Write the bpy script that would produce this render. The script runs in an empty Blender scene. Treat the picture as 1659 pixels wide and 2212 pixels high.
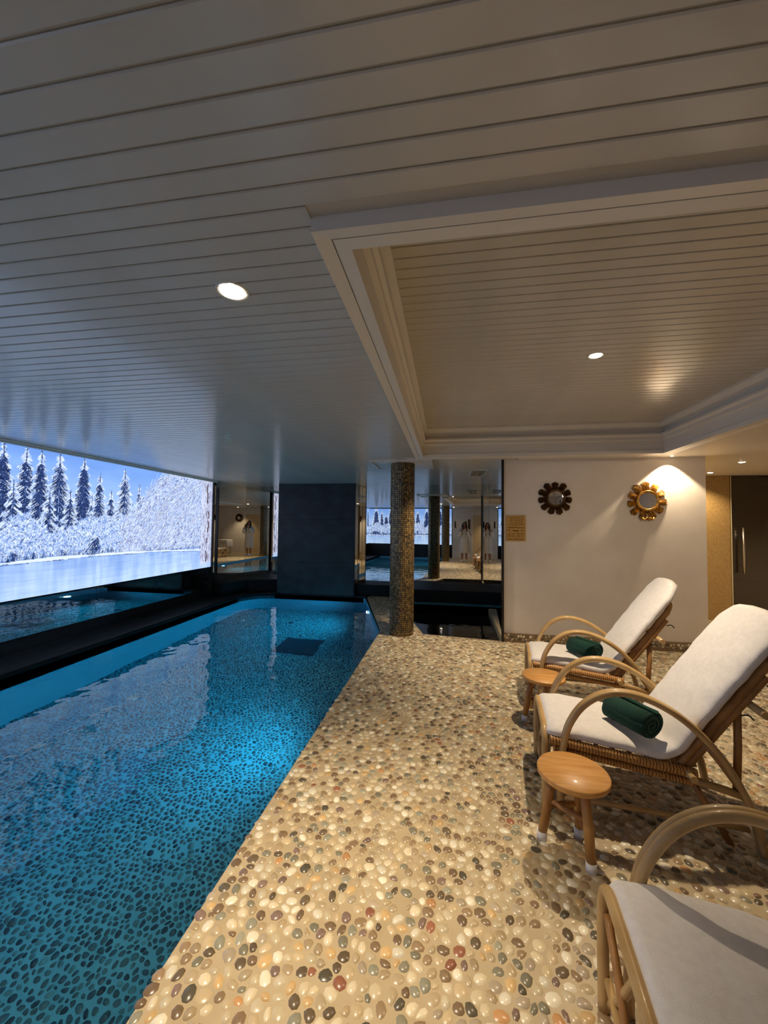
import bpy, bmesh, math, random
import numpy as np
from mathutils import Vector, Matrix

random.seed(7)
rng = np.random.default_rng(11)
scene = bpy.context.scene
COL = scene.collection
R = math.radians

# ------------------------------------------------------------------ camera
FPX, W_PX, H_PX = 831.0, 1659.0, 2212.0
YAW, PITCH, ROLL, CAM_H = R(9.3), R(2.07), 0.011, 1.5
cam_d = bpy.data.cameras.new('camera')
cam_d.sensor_fit = 'HORIZONTAL'
cam_d.sensor_width = 36.0
cam_d.lens = 36.0 * FPX / W_PX
cam_d.clip_start = 0.01
cam_d.clip_end = 100
cam = bpy.data.objects.new('camera', cam_d)
COL.objects.link(cam)
cam.matrix_world = (Matrix.Translation((0, 0, CAM_H)) @ Matrix.Rotation(YAW, 4, 'Z')
                    @ Matrix.Rotation(math.pi / 2 + PITCH, 4, 'X') @ Matrix.Rotation(ROLL, 4, 'Z'))
scene.camera = cam

# ------------------------------------------------------------------ world, exposure
world = bpy.data.worlds.new('world')
scene.world = world
world.use_nodes = True
world.node_tree.nodes['Background'].inputs[0].default_value = (0.02, 0.022, 0.028, 1)
world.node_tree.nodes['Background'].inputs[1].default_value = 0.5
vs = scene.view_settings
vs.view_transform = 'Standard'
vs.look = 'None'
vs.exposure = 0.0
vs.gamma = 1.0
vs.use_curve_mapping = False
scene.cycles.sample_clamp_indirect = 8.0
scene.cycles.max_bounces = 7
scene.cycles.diffuse_bounces = 3
scene.cycles.glossy_bounces = 4
scene.cycles.transmission_bounces = 3
scene.cycles.use_adaptive_sampling = True
scene.cycles.adaptive_threshold = 0.05
scene.cycles.adaptive_min_samples = 12

# lamp strengths (watts) and colours
WARM = (1.0, 0.80, 0.56)
P_POOLLAMP = 270.0
P_TRAY = 200.0
P_WALL = 66.0
P_PILLAR = 170.0
P_HALL = 16.0
P_CORR = 75.0
P_UNDER = 120.0
CYAN = (0.02, 0.58, 0.92)
MURAL = 1.15


# ------------------------------------------------------------------ helpers
def lin(c):
    c = np.asarray(c, dtype=float) / 255.0
    return np.where(c <= 0.04045, c / 12.92, ((c + 0.055) / 1.055) ** 2.4)


def rgba(c):
    l = lin(c)
    return (float(l[0]), float(l[1]), float(l[2]), 1.0)


def tag(o, label=None, cat=None, group=None, kind=None):
    if label:
        o['label'] = label
    if cat:
        o['category'] = cat
    if group:
        o['group'] = group
    if kind:
        o['kind'] = kind
    return o


def empty(name, loc=(0, 0, 0), rz=0.0):
    o = bpy.data.objects.new(name, None)
    o.empty_display_size = 0.05
    COL.objects.link(o)
    o.location = loc
    o.rotation_euler = (0, 0, rz)
    return o


def link(name, mesh, mat=None, parent=None):
    o = bpy.data.objects.new(name, mesh)
    COL.objects.link(o)
    if mat is not None and not mesh.materials:
        mesh.materials.append(mat)
    if parent is not None:
        o.parent = parent
    return o


class MB:
    """collects shapes into one mesh"""

    def __init__(self):
        self.v, self.f, self.s = [], [], []

    def add(self, verts, faces, smooth=False):
        n = len(self.v)
        self.v += [tuple(p) for p in verts]
        self.f += [tuple(i + n for i in fc) for fc in faces]
        self.s += [smooth] * len(faces)
        return self

    def box(self, a, b):
        x0, y0, z0 = a
        x1, y1, z1 = b
        return self.add([(x0, y0, z0), (x1, y0, z0), (x1, y1, z0), (x0, y1, z0), (x0, y0, z1), (x1, y0, z1), (x1, y1, z1), (x0, y1, z1)],
                        [(0, 3, 2, 1), (4, 5, 6, 7), (0, 1, 5, 4), (1, 2, 6, 5), (2, 3, 7, 6), (3, 0, 4, 7)])

    def tube(self, pts, r, n=8, caps=True, smooth=True):
        pts = [Vector(p) for p in pts]
        m = len(pts)
        rs = r if hasattr(r, '__len__') else [r] * m
        tang = []
        for i in range(m):
            t = pts[min(i + 1, m - 1)] - pts[max(i - 1, 0)]
            tang.append(t.normalized())
        up = Vector((0, 0, 1)) if abs(tang[0].z) < 0.9 else Vector((1, 0, 0))
        nrm = (up - tang[0] * up.dot(tang[0])).normalized()
        verts = []
        for i in range(m):
            if i:
                q = tang[i - 1].rotation_difference(tang[i])
                nrm = (q @ nrm)
                nrm = (nrm - tang[i] * nrm.dot(tang[i])).normalized()
            bi = tang[i].cross(nrm)
            for k in range(n):
                a = 2 * math.pi * k / n
                verts.append(pts[i] + (nrm * math.cos(a) + bi * math.sin(a)) * rs[i])
        faces = []
        for i in range(m - 1):
            for k in range(n):
                k2 = (k + 1) % n
                faces.append((i * n + k, i * n + k2, (i + 1) * n + k2, (i + 1) * n + k))
        b = len(self.v)
        self.add(verts, faces, smooth)
        if caps:
            self.f.append(tuple(b + k for k in reversed(range(n))))
            self.f.append(tuple(b + (m - 1) * n + k for k in range(n)))
            self.s += [False, False]
        return self

    def lathe(self, prof, n=24, cen=(0, 0, 0), smooth=True):
        verts, faces = [], []
        for (r, z) in prof:
            for k in range(n):
                a = 2 * math.pi * k / n
                verts.append((cen[0] + r * math.cos(a), cen[1] + r * math.sin(a), cen[2] + z))
        for i in range(len(prof) - 1):
            for k in range(n):
                k2 = (k + 1) % n
                faces.append((i * n + k, i * n + k2, (i + 1) * n + k2, (i + 1) * n + k))
        b = len(self.v)
        self.add(verts, faces, smooth)
        if prof[0][0] > 1e-5:
            self.f.append(tuple(b + k for k in reversed(range(n)))); self.s.append(False)
        if prof[-1][0] > 1e-5:
            self.f.append(tuple(b + (len(prof) - 1) * n + k for k in range(n))); self.s.append(False)
        return self

    def ellipsoid(self, c, r, nu=16, nv=10, M=None):
        verts, faces = [], []
        for i in range(nv + 1):
            t = math.pi * i / nv
            for k in range(nu):
                a = 2 * math.pi * k / nu
                p = Vector((r[0] * math.sin(t) * math.cos(a), r[1] * math.sin(t) * math.sin(a), r[2] * math.cos(t)))
                if M:
                    p = M @ p
                verts.append(Vector(c) + p)
        for i in range(nv):
            for k in range(nu):
                k2 = (k + 1) % nu
                faces.append((i * nu + k, (i + 1) * nu + k, (i + 1) * nu + k2, i * nu + k2))
        return self.add(verts, faces, True)

    def prism(self, poly, z0, z1):
        n = len(poly)
        b = len(self.v)
        self.v += [(x, y, z0) for x, y in poly] + [(x, y, z1) for x, y in poly]
        self.f.append(tuple(b + i for i in reversed(range(n))))
        self.f.append(tuple(b + n + i for i in range(n)))
        for i in range(n):
            j = (i + 1) % n
            self.f.append((b + i, b + j, b + n + j, b + n + i))
        self.s += [False] * (n + 2)
        return self

    def mesh(self, name):
        me = bpy.data.meshes.new(name)
        me.from_pydata(self.v, [], self.f)
        me.polygons.foreach_set('use_smooth', self.s)
        me.update()
        return me

    def build(self, name, mat=None, parent=None, fix=False, bevel=0.0):
        me = self.mesh(name)
        if fix or bevel:
            bm = bmesh.new()
            bm.from_mesh(me)
            bmesh.ops.remove_doubles(bm, verts=bm.verts, dist=1e-6)
            if bevel:
                bmesh.ops.bevel(bm, geom=list(bm.edges), offset=bevel, segments=2, affect='EDGES', profile=0.6)
            bmesh.ops.recalc_face_normals(bm, faces=bm.faces)
            bm.to_mesh(me)
            bm.free()
        return link(name, me, mat, parent)


def catmull(pts, sub=6):
    P = [np.array(p, float) for p in pts]
    P = [2 * P[0] - P[1]] + P + [2 * P[-1] - P[-2]]
    out = []
    for i in range(1, len(P) - 2):
        for k in range(sub):
            t = k / sub
            a, b, c, d = P[i - 1], P[i], P[i + 1], P[i + 2]
            out.append(0.5 * (2 * b + (c - a) * t + (2 * a - 5 * b + 4 * c - d) * t * t + (3 * b - a - 3 * c + d) * t ** 3))
    out.append(P[-2])
    return [tuple(p) for p in out]


def copy_tree(o, parent=None):
    c = o.copy()
    COL.objects.link(c)
    c.parent = parent
    for ch in list(o.children):
        copy_tree(ch, c)
    return c


# ------------------------------------------------------------------ materials
MATS = {}


def mat(name, col=(200, 200, 200), rough=0.5, metal=0.0, spec=0.5, var=None, scale=8.0, detail=4.0, bump=0.0, bscale=None,
        coat=0.0, sheen=0.0, stretch=None, attr=None):
    m = bpy.data.materials.new(name)
    m.use_nodes = True
    nt = m.node_tree
    b = nt.nodes['Principled BSDF']
    b.inputs['Base Color'].default_value = rgba(col)
    b.inputs['Roughness'].default_value = rough
    b.inputs['Metallic'].default_value = metal
    b.inputs['Specular IOR Level'].default_value = spec
    b.inputs['Coat Weight'].default_value = coat
    b.inputs['Coat Roughness'].default_value = 0.1
    if sheen:
        b.inputs['Sheen Weight'].default_value = sheen
        b.inputs['Sheen Roughness'].default_value = 0.5
    tc = nt.nodes.new('ShaderNodeTexCoord')
    vec = tc.outputs['Object']
    if stretch:
        mp = nt.nodes.new('ShaderNodeMapping')
        mp.inputs['Scale'].default_value = stretch
        nt.links.new(vec, mp.inputs['Vector'])
        vec = mp.outputs['Vector']
    if attr:
        at = nt.nodes.new('ShaderNodeAttribute')
        at.attribute_name = attr
        nt.links.new(at.outputs['Color'], b.inputs['Base Color'])
    if var is not None:
        no = nt.nodes.new('ShaderNodeTexNoise')
        no.inputs['Scale'].default_value = scale
        no.inputs['Detail'].default_value = detail
        nt.links.new(vec, no.inputs['Vector'])
        rp = nt.nodes.new('ShaderNodeValToRGB')
        rp.color_ramp.elements[0].position = 0.33
        rp.color_ramp.elements[1].position = 0.67
        rp.color_ramp.elements[0].color = rgba(var)
        rp.color_ramp.elements[1].color = rgba(col)
        nt.links.new(no.outputs['Fac'], rp.inputs['Fac'])
        nt.links.new(rp.outputs['Color'], b.inputs['Base Color'])
    if bump:
        nb = nt.nodes.new('ShaderNodeTexNoise')
        nb.inputs['Scale'].default_value = bscale or scale
        nb.inputs['Detail'].default_value = 5
        nt.links.new(vec, nb.inputs['Vector'])
        bp = nt.nodes.new('ShaderNodeBump')
        bp.inputs['Strength'].default_value = min(1.0, bump * 20)
        bp.inputs['Distance'].default_value = bump * 0.1
        nt.links.new(nb.outputs['Fac'], bp.inputs['Height'])
        nt.links.new(bp.outputs['Normal'], b.inputs['Normal'])
    MATS[name] = m
    return m


def emit_mat(name, col, strength):
    m = bpy.data.materials.new(name)
    m.use_nodes = True
    b = m.node_tree.nodes['Principled BSDF']
    b.inputs['Base Color'].default_value = (0.8, 0.8, 0.8, 1)
    b.inputs['Emission Color'].default_value = (*col, 1)
    b.inputs['Emission Strength'].default_value = strength
    m.cycles.emission_sampling = 'NONE'
    MATS[name] = m
    return m


M_board = mat('painted_board', (208, 202, 190), 0.26, var=(198, 192, 180), scale=2.5, bump=0.002, bscale=60, coat=0.25)
M_trim = mat('painted_trim', (232, 224, 210), 0.35, bump=0.002, bscale=40)
M_plaster = mat('white_plaster', (236, 226, 212), 0.75, var=(228, 217, 202), scale=3, bump=0.004, bscale=90)
M_backing = mat('board_groove', (200, 193, 180), 0.6)
M_black = mat('black_stone', (15, 14, 13), 0.55, spec=0.25, var=(7, 7, 7), scale=6, bump=0.01, bscale=60)
M_tubtile = mat('black_tub_tile', (16, 18, 19), 0.2, var=(9, 10, 11), scale=12)
M_litrim = mat('teal_lit_rim', (84, 156, 160), 0.3, var=(70, 140, 146), scale=10)  # teal light along the black rim is painted into its colour
M_pier = mat('dark_blue_plaster', (38, 47, 50), 0.5, var=(9, 13, 15), scale=3.2, detail=9, bump=0.006, bscale=14, stretch=(1, 1, 1.5))
M_poolwall = mat('pool_plaster', (104, 172, 196), 0.6, var=(94, 164, 190), scale=2)
M_steel = mat('brushed_steel', (205, 200, 190), 0.25, metal=1.0)
M_brass = mat('brass', (190, 150, 80), 0.25, metal=1.0)
M_frame = mat('black_frame', (12, 12, 13), 0.35)
M_rattan = mat('rattan_cane', (208, 174, 118), 0.42, var=(186, 148, 92), scale=9, bump=0.004, bscale=50, coat=0.2, stretch=(1, 1, 1))
M_rattan_d = mat('aged_rattan', (188, 138, 80), 0.42, var=(150, 104, 54), scale=10, bump=0.004, bscale=40)
def wrap_mat():
    m = mat('bound_rattan', (204, 154, 88), 0.42)
    nt = m.node_tree
    b = nt.nodes['Principled BSDF']
    tc = nt.nodes.new('ShaderNodeTexCoord')
    wv = nt.nodes.new('ShaderNodeTexWave')
    wv.wave_type = 'BANDS'
    wv.bands_direction = 'X'
    wv.inputs['Scale'].default_value = 22
    wv.inputs['Distortion'].default_value = 3.0
    wv.inputs['Detail'].default_value = 2
    wv.inputs['Detail Scale'].default_value = 1.5
    nt.links.new(tc.outputs['Object'], wv.inputs['Vector'])
    rp = nt.nodes.new('ShaderNodeValToRGB')
    rp.color_ramp.elements[0].position = 0.05
    rp.color_ramp.elements[0].color = rgba((120, 72, 32))
    rp.color_ramp.elements[1].position = 0.5
    rp.color_ramp.elements[1].color = rgba((206, 154, 88))
    nt.links.new(wv.outputs['Color'], rp.inputs['Fac'])
    nt.links.new(rp.outputs['Color'], b.inputs['Base Color'])
    return m


M_wrap = wrap_mat()
M_terry = mat('white_terry', (244, 240, 236), 0.95, bump=0.03, bscale=260, sheen=0.3, var=(236, 231, 226), scale=40)
M_green = mat('green_terry', (12, 62, 50), 0.95, bump=0.03, bscale=260, var=(8, 52, 42), scale=60)
M_stool = mat('stool_wood', (226, 170, 98), 0.45, var=(206, 146, 74), scale=5, bump=0.002, stretch=(1.2, 9, 9), coat=0.2)
M_stoolleg = mat('peeled_branch', (200, 150, 84), 0.5, var=(140, 92, 46), scale=7, bump=0.006, bscale=30, stretch=(2, 2, 0.7))
M_rubber = mat('white_rubber', (232, 230, 228), 0.5)
M_goldlit = mat('spotlit_gold_leaf', (220, 170, 84), 0.34, metal=0.8, var=(132, 88, 36), scale=26, bump=0.01, bscale=60)  # base colour brightened for the spotlight on this one mirror
M_golddark = mat('dark_gilt', (112, 76, 34), 0.45, metal=0.7, var=(60, 40, 20), scale=24, bump=0.01, bscale=60)
M_sign = mat('sign_board', (204, 162, 84), 0.55, var=(188, 146, 72), scale=20)
M_ink = mat('sign_print', (150, 104, 40), 0.6)
M_inkdark = mat('sign_print_dark', (70, 34, 12), 0.6)
M_skin = mat('skin', (186, 130, 100), 0.5)
M_hair = mat('dark_hair', (34, 22, 17), 0.5, bump=0.01, bscale=80)
M_robe = mat('white_robe', (238, 234, 228), 0.95, bump=0.02, bscale=160)
M_phone = mat('phone_case', (40, 30, 28), 0.3)
M_hook = mat('dark_iron', (30, 24, 20), 0.5)
M_darkwood = mat('dark_wood', (92, 58, 34), 0.5, var=(66, 40, 22), scale=6, stretch=(8, 8, 1))
M_door = mat('cream_door', (224, 196, 150), 0.5)
M_slipper = mat('slipper', (238, 236, 232), 0.9)
M_cloth = mat('table_cloth', (246, 236, 222), 0.9)
M_skirt = mat('skirting_mortar', (150, 126, 92), 0.6, var=(128, 104, 74), scale=14)
M_steam = mat('steam_room', (34, 20, 10), 0.6)
M_bench = mat('steam_bench', (120, 78, 36), 0.5)
M_pebble = mat('pebble', rough=0.28, attr='Col', spec=0.55)
M_poolpebble = mat('pool_pebble', rough=0.5, attr='Col')

# grout that carries a cell pattern where single stones can no longer be told apart
def grout(name, cols, base, sc):
    m = mat(name, base, 0.5, bump=0.004, bscale=60)
    return m
M_grout = mat('floor_mortar', (190, 172, 138), 0.45, var=(178, 160, 126), scale=5, bump=0.004, bscale=70)
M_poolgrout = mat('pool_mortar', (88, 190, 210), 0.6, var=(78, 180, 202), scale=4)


def cell_floor(name):
    m = bpy.data.materials.new(name)
    m.use_nodes = True
    nt = m.node_tree
    b = nt.nodes['Principled BSDF']
    b.inputs['Roughness'].default_value = 0.4
    tc = nt.nodes.new('ShaderNodeTexCoord')
    vo = nt.nodes.new('ShaderNodeTexVoronoi')
    vo.inputs['Scale'].default_value = 24
    nt.links.new(tc.outputs['Object'], vo.inputs['Vector'])
    rp = nt.nodes.new('ShaderNodeValToRGB')
    rp.color_ramp.elements[0].color = rgba((120, 96, 62))
    rp.color_ramp.elements[1].color = rgba((214, 192, 148))
    nt.links.new(vo.outputs['Color'], rp.inputs['Fac'])
    nt.links.new(rp.outputs['Color'], b.inputs['Base Color'])
    return m


M_cells = cell_floor('distant_pebbles')


def mirror_mat(name, col, rough=0.0):
    m = bpy.data.materials.new(name)
    m.use_nodes = True
    b = m.node_tree.nodes['Principled BSDF']
    b.inputs['Base Color'].default_value = (*col, 1)
    b.inputs['Metallic'].default_value = 1.0
    b.inputs['Roughness'].default_value = rough
    return m


M_mirror = mirror_mat('mirror_glass', (0.80, 0.80, 0.76))
M_darkmirror = mirror_mat('smoked_mirror', (0.55, 0.6, 0.6), 0.0)
M_smallmirror = mirror_mat('small_mirror', (0.85, 0.82, 0.75), 0.02)


def water_mat(name, tint, bscale, bstr):
    m = bpy.data.materials.new(name)
    m.use_nodes = True
    nt = m.node_tree
    b = nt.nodes['Principled BSDF']
    b.inputs['Base Color'].default_value = (*tint, 1)
    b.inputs['Transmission Weight'].default_value = 1.0
    b.inputs['Roughness'].default_value = 0.0
    b.inputs['IOR'].default_value = 1.33
    tc = nt.nodes.new('ShaderNodeTexCoord')
    no = nt.nodes.new('ShaderNodeTexNoise')
    no.inputs['Scale'].default_value = bscale
    no.inputs['Detail'].default_value = 2
    nt.links.new(tc.outputs['Object'], no.inputs['Vector'])
    bp = nt.nodes.new('ShaderNodeBump')
    bp.inputs['Strength'].default_value = 1.0
    bp.inputs['Distance'].default_value = bstr
    nt.links.new(no.outputs['Fac'], bp.inputs['Height'])
    nt.links.new(bp.outputs['Normal'], b.inputs['Normal'])
    return m


M_water = water_mat('pool_water', (0.93, 0.98, 1.0), 2.6, 0.010)
M_tubwater = water_mat('tub_water', (0.9, 0.95, 0.95), 3.0, 0.004)


def thin_glass(name, tint, gloss, rough):
    m = bpy.data.materials.new(name)
    m.use_nodes = True
    nt = m.node_tree
    nt.nodes.clear()
    out = nt.nodes.new('ShaderNodeOutputMaterial')
    tr = nt.nodes.new('ShaderNodeBsdfTransparent')
    tr.inputs['Color'].default_value = (*tint, 1)
    gl = nt.nodes.new('ShaderNodeBsdfGlossy')
    gl.inputs['Color'].default_value = (0.95, 0.9, 0.82, 1)
    gl.inputs['Roughness'].default_value = rough
    mx = nt.nodes.new('ShaderNodeMixShader')
    mx.inputs['Fac'].default_value = gloss
    nt.links.new(tr.outputs[0], mx.inputs[1])
    nt.links.new(gl.outputs[0], mx.inputs[2])
    nt.links.new(mx.outputs[0], out.inputs[0])
    return m


M_doorglass = thin_glass('bronze_glass', (0.35, 0.26, 0.16), 0.10, 0.25)


def mosaic_mat(name, a, b_, sc, rough):
    m = bpy.data.materials.new(name)
    m.use_nodes = True
    nt = m.node_tree
    b = nt.nodes['Principled BSDF']
    b.inputs['Roughness'].default_value = rough
    b.inputs['Specular IOR Level'].default_value = 0.8
    tc = nt.nodes.new('ShaderNodeTexCoord')
    sp = nt.nodes.new('ShaderNodeSeparateXYZ')
    cb = nt.nodes.new('ShaderNodeCombineXYZ')
    nt.links.new(tc.outputs['Object'], sp.inputs[0])
    nt.links.new(sp.outputs['X'], cb.inputs['X'])
    nt.links.new(sp.outputs['Z'], cb.inputs['Y'])
    br = nt.nodes.new('ShaderNodeTexBrick')
    br.offset = 0.0
    br.inputs['Scale'].default_value = sc
    br.inputs['Brick Width'].default_value = 0.5
    br.inputs['Row Height'].default_value = 0.5
    br.inputs['Mortar Size'].default_value = 0.04
    br.inputs['Color1'].default_value = rgba(a)
    br.inputs['Color2'].default_value = rgba(b_)
    br.inputs['Mortar'].default_value = rgba((160, 128, 78))
    nt.links.new(cb.outputs[0], br.inputs['Vector'])
    nt.links.new(br.outputs['Color'], b.inputs['Base Color'])
    bp = nt.nodes.new('ShaderNodeBump')
    bp.inputs['Strength'].default_value = 0.25
    bp.inputs['Distance'].default_value = 0.002
    bp.invert = True
    nt.links.new(br.outputs['Fac'], bp.inputs['Height'])
    nt.links.new(bp.outputs['Normal'], b.inputs['Normal'])
    return m


M_goldmosaic = mosaic_mat('gold_mosaic', (186, 154, 98), (158, 126, 74), 34, 0.3)

M_lens = emit_mat('lamp_lens', (1.0, 0.84, 0.6), 14.0)
M_poollens = emit_mat('pool_lamp_lens', (0.85, 0.97, 1.0), 60.0)

# ------------------------------------------------------------------ layout numbers
CEIL = 2.4
XW = -4.8                      # picture wall
YEND = -2.1                    # far end behind the viewpoint
POOL_L, POOL_R, POOL_F = -4.25, -0.95, 7.95
WATER = -0.06
POOL_Z = -1.2
TR = (-0.30, 2.45, 1.15, 4.85)  # ceiling tray opening
TRO = (-0.40, 2.55, 1.04, 4.95)
MROT = R(2.4)
md = Vector((math.sin(MROT), math.cos(MROT)))       # along the rotated side mirrors
ML0 = Vector((-4.8, 7.36))
ML1 = ML0 + md * 1.2                                 # left mirror corner
MR0 = Vector((0.745, 5.31))
BK = Vector((md.y, -md.x))                           # along the rotated back mirror
blen = (MR0 + md * 10 - ML1).dot(BK)
MR1 = ML1 + BK * blen
MR1 = MR0 + md * ((MR1 - MR0).dot(md))


def strip(a, b, z0, z1, th, side=1):
    """upright slab from plan point a to b, thickness th to the given side"""
    a, b = Vector(a), Vector(b)
    d = (b - a).normalized()
    n = Vector((-d.y, d.x)) * th * side
    pl = [a, b, b + n, a + n]
    if side < 0:
        pl = pl[::-1]
    return [(p.x, p.y) for p in pl], z0, z1


# ------------------------------------------------------------------ setting: deck
deck = [(POOL_R, YEND), (3.6, YEND), (3.6, 4.0), (5.6, 4.0), (5.6, 7.35), (0.76, 7.35), (0.745, 5.315), (-0.32, 5.44), (-0.54, 6.16),
        (-1.06, 7.75), (-1.06, 8.3), (-1.63, 8.3), (-1.63, POOL_F), (-0.93, 5.5)]
floor = tag(MB().prism(deck, -0.14, 0.0).build('floor', M_grout, fix=True),
            'pale mortar deck set with polished pebbles beside the pool', 'floor', kind='structure')

# ---- stones: weighted cells on a jittered grid
def in_poly(x, y, poly):
    ins = np.zeros(x.shape, bool)
    n = len(poly)
    for i in range(n):
        x0, y0 = poly[i]
        x1, y1 = poly[(i + 1) % n]
        c = ((y0 > y) != (y1 > y)) & (x < (x1 - x0) * (y - y0) / (y1 - y0 + 1e-12) + x0)
        ins ^= c
    return ins


def stones(x0, x1, y0, y1, sp, nd=9):
    nx, ny = int((x1 - x0) / sp) + 1, int((y1 - y0) / (sp * 0.9)) + 1
    gx, gy = np.meshgrid(np.arange(nx), np.arange(ny))
    px = x0 + (gx + 0.5 * (gy % 2) + rng.uniform(-0.36, 0.36, gx.shape)) * sp
    py = y0 + (gy + rng.uniform(-0.36, 0.36, gx.shape)) * sp * 0.9
    rr = rng.uniform(0.28, 0.52, gx.shape) * sp
    th = (np.arange(nd) / nd * 2 * np.pi)[None, None, :] + rng.uniform(0, 6.28, gx.shape)[..., None]
    ux, uy = np.cos(th), np.sin(th)
    rad = np.full(ux.shape, sp * 0.78)
    for dy in range(-3, 4):
        for dx in range(-3, 4):
            if dx == 0 and dy == 0:
                continue
            qx = np.roll(px, (-dy, -dx), (0, 1))
            qy = np.roll(py, (-dy, -dx), (0, 1))
            qr = np.roll(rr, (-dy, -dx), (0, 1))
            ex, ey = qx - px, qy - py
            d2 = ex ** 2 + ey ** 2
            dot = ex[..., None] * ux + ey[..., None] * uy
            lim = ((d2 + rr ** 2 - qr ** 2) / 2)[..., None] / np.maximum(dot, 1e-6)
            ok = (d2[..., None] < (5 * sp) ** 2) & (dot > 1e-4)
            rad = np.where(ok, np.minimum(rad, np.maximum(lim, 0.1 * sp)), rad)
    # squash a little across a random axis, shrink for the joint, round
    ax = rng.uniform(0, np.pi, px.shape)[..., None]
    k = rng.uniform(0.68, 1.0, px.shape)[..., None]
    c, s = np.cos(th - ax), np.sin(th - ax)
    rad = 0.14 * np.roll(rad, 1, 2) + 0.72 * rad + 0.14 * np.roll(rad, -1, 2)
    rad = rad * 1.04 - 0.0016
    rad = np.maximum(rad, 0.006)
    vx, vy = rad * c, rad * s * k
    ca, sa = np.cos(ax), np.sin(ax)
    ox, oy = vx * ca - vy * sa, vx * sa + vy * ca
    keep = rng.uniform(0, 1, px.shape) > 0.03
    f = keep.ravel()
    return px.ravel()[f], py.ravel()[f], ox.reshape(-1, nd)[f], oy.reshape(-1, nd)[f]


def stone_faces(nd):
    fs = []
    for k in range(nd):
        j = (k + 1) % nd
        fs.append((k, j, nd + j, nd + k))
    fs.append(tuple(nd + k for k in range(nd)))
    return fs


def stone_verts(cx, cy, ox, oy, z, h, nd):
    """(n, 2nd, 3): rim and crowned top"""
    n = len(cx)
    v = np.zeros((n, 2 * nd, 3))
    v[:, :nd, 0] = cx[:, None] + ox
    v[:, :nd, 1] = cy[:, None] + oy
    v[:, :nd, 2] = z - 0.002
    v[:, nd:, 0] = cx[:, None] + ox * 0.80
    v[:, nd:, 1] = cy[:, None] + oy * 0.80
    v[:, nd:, 2] = (z + h)[:, None]
    return v


def stone_mesh(name, v, cols, nd):
    n = len(v)
    me = bpy.data.meshes.new(name)
    base = stone_faces(nd)
    nv = 2 * nd
    loops = np.concatenate([np.array(f) for f in base])
    tot = np.array([len(f) for f in base])
    allloops = (loops[None, :] + (np.arange(n) * nv)[:, None]).ravel()
    alltot = np.tile(tot, n)
    starts = np.concatenate([[0], np.cumsum(alltot)[:-1]])
    me.vertices.add(n * nv)
    me.vertices.foreach_set('co', v.reshape(-1))
    me.loops.add(len(allloops))
    me.loops.foreach_set('vertex_index', allloops.astype(np.int32))
    me.polygons.add(len(alltot))
    me.polygons.foreach_set('loop_start', starts.astype(np.int32))
    me.polygons.foreach_set('loop_total', alltot.astype(np.int32))
    me.polygons.foreach_set('use_smooth', np.ones(len(alltot), bool))
    at = me.color_attributes.new('Col', 'FLOAT_COLOR', 'POINT')
    c4 = np.ones((n, nv, 4))
    c4[:, :, :3] = cols[:, None, :]
    at.data.foreach_set('color', c4.reshape(-1))
    me.update(calc_edges=True)
    me.validate()
    return me


PAL = lin([(212, 194, 152), (222, 206, 168), (236, 226, 196), (204, 180, 134), (194, 172, 130), (178, 154, 112), (158, 130, 92), (134, 108, 76),
           (112, 94, 68), (100, 92, 72), (138, 132, 106), (160, 156, 130), (200, 146, 84), (162, 102, 70), (214, 176, 112), (184, 166, 136), (140, 114, 98)])
PW = np.array([12, 12, 10, 11, 11, 10, 8, 6.5, 4.5, 3.4, 6, 5, 1.2, 0.8, 4, 8, 2.4])
PW = PW / PW.sum()
CAM_F = np.array([-math.sin(YAW) * math.cos(PITCH), math.cos(YAW) * math.cos(PITCH), math.sin(PITCH)])
CAM_R = np.array([math.cos(YAW), math.sin(YAW), 0.0])
CAM_U = np.cross(CAM_R, CAM_F)


def project(x, y, z):
    d = np.stack([x, y, np.full_like(x, z - CAM_H)], -1)
    k = d @ CAM_F
    return W_PX / 2 + FPX * (d @ CAM_R) / k, H_PX / 2 - FPX * (d @ CAM_U) / k, k


def lay_stones(parent, poly, box, sp, z, mt, colfn, name, hfn, avoid=None, nd=9):
    cx, cy, ox, oy = stones(*box, sp, nd)
    ok = in_poly(cx, cy, poly)
    cx, cy, ox, oy = cx[ok], cy[ok], ox[ok], oy[ok]
    n = len(cx)
    h = hfn(n)
    cols = colfn(n)
    px, py, k = project(cx, cy, z)
    size = np.abs(ox).max(1) / np.maximum(k, 0.05)
    vis = (k > 0.3) & (px > 15) & (px < W_PX - 15) & (py > 15) & (py < H_PX - 12)
    if avoid is not None:
        vis &= ~avoid(px, py)
    score = np.where(vis, 1.0 / np.maximum(k, 0.05), -1)
    order = np.argsort(-score)
    big = order[:300]
    rest = order[300:]
    if 'pool' in name:
        sh = rng.uniform(0.70, 1.0, (n, 1))
        ox, oy = ox * sh, oy * sh
    v = stone_verts(cx, cy, ox, oy, z, h, nd)
    for i in big:
        c = np.array([cx[i], cy[i], z])
        me = stone_mesh(name, (v[i:i + 1] - c), cols[i:i + 1], nd)
        o = link(name, me, mt, parent)
        o.location = c
    o = link('small_' + name + 's', stone_mesh(name + 's', v[rest], cols[rest], nd), mt, parent)
    tag(o, kind='stuff')


def deck_cols(n):
    c = PAL[rng.choice(len(PAL), n, p=PW)]
    c = c * 0.85 + c.mean(1, keepdims=True) * 0.15
    return np.clip(c * rng.uniform(0.82, 1.15, (n, 1)), 0, 1)


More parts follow.
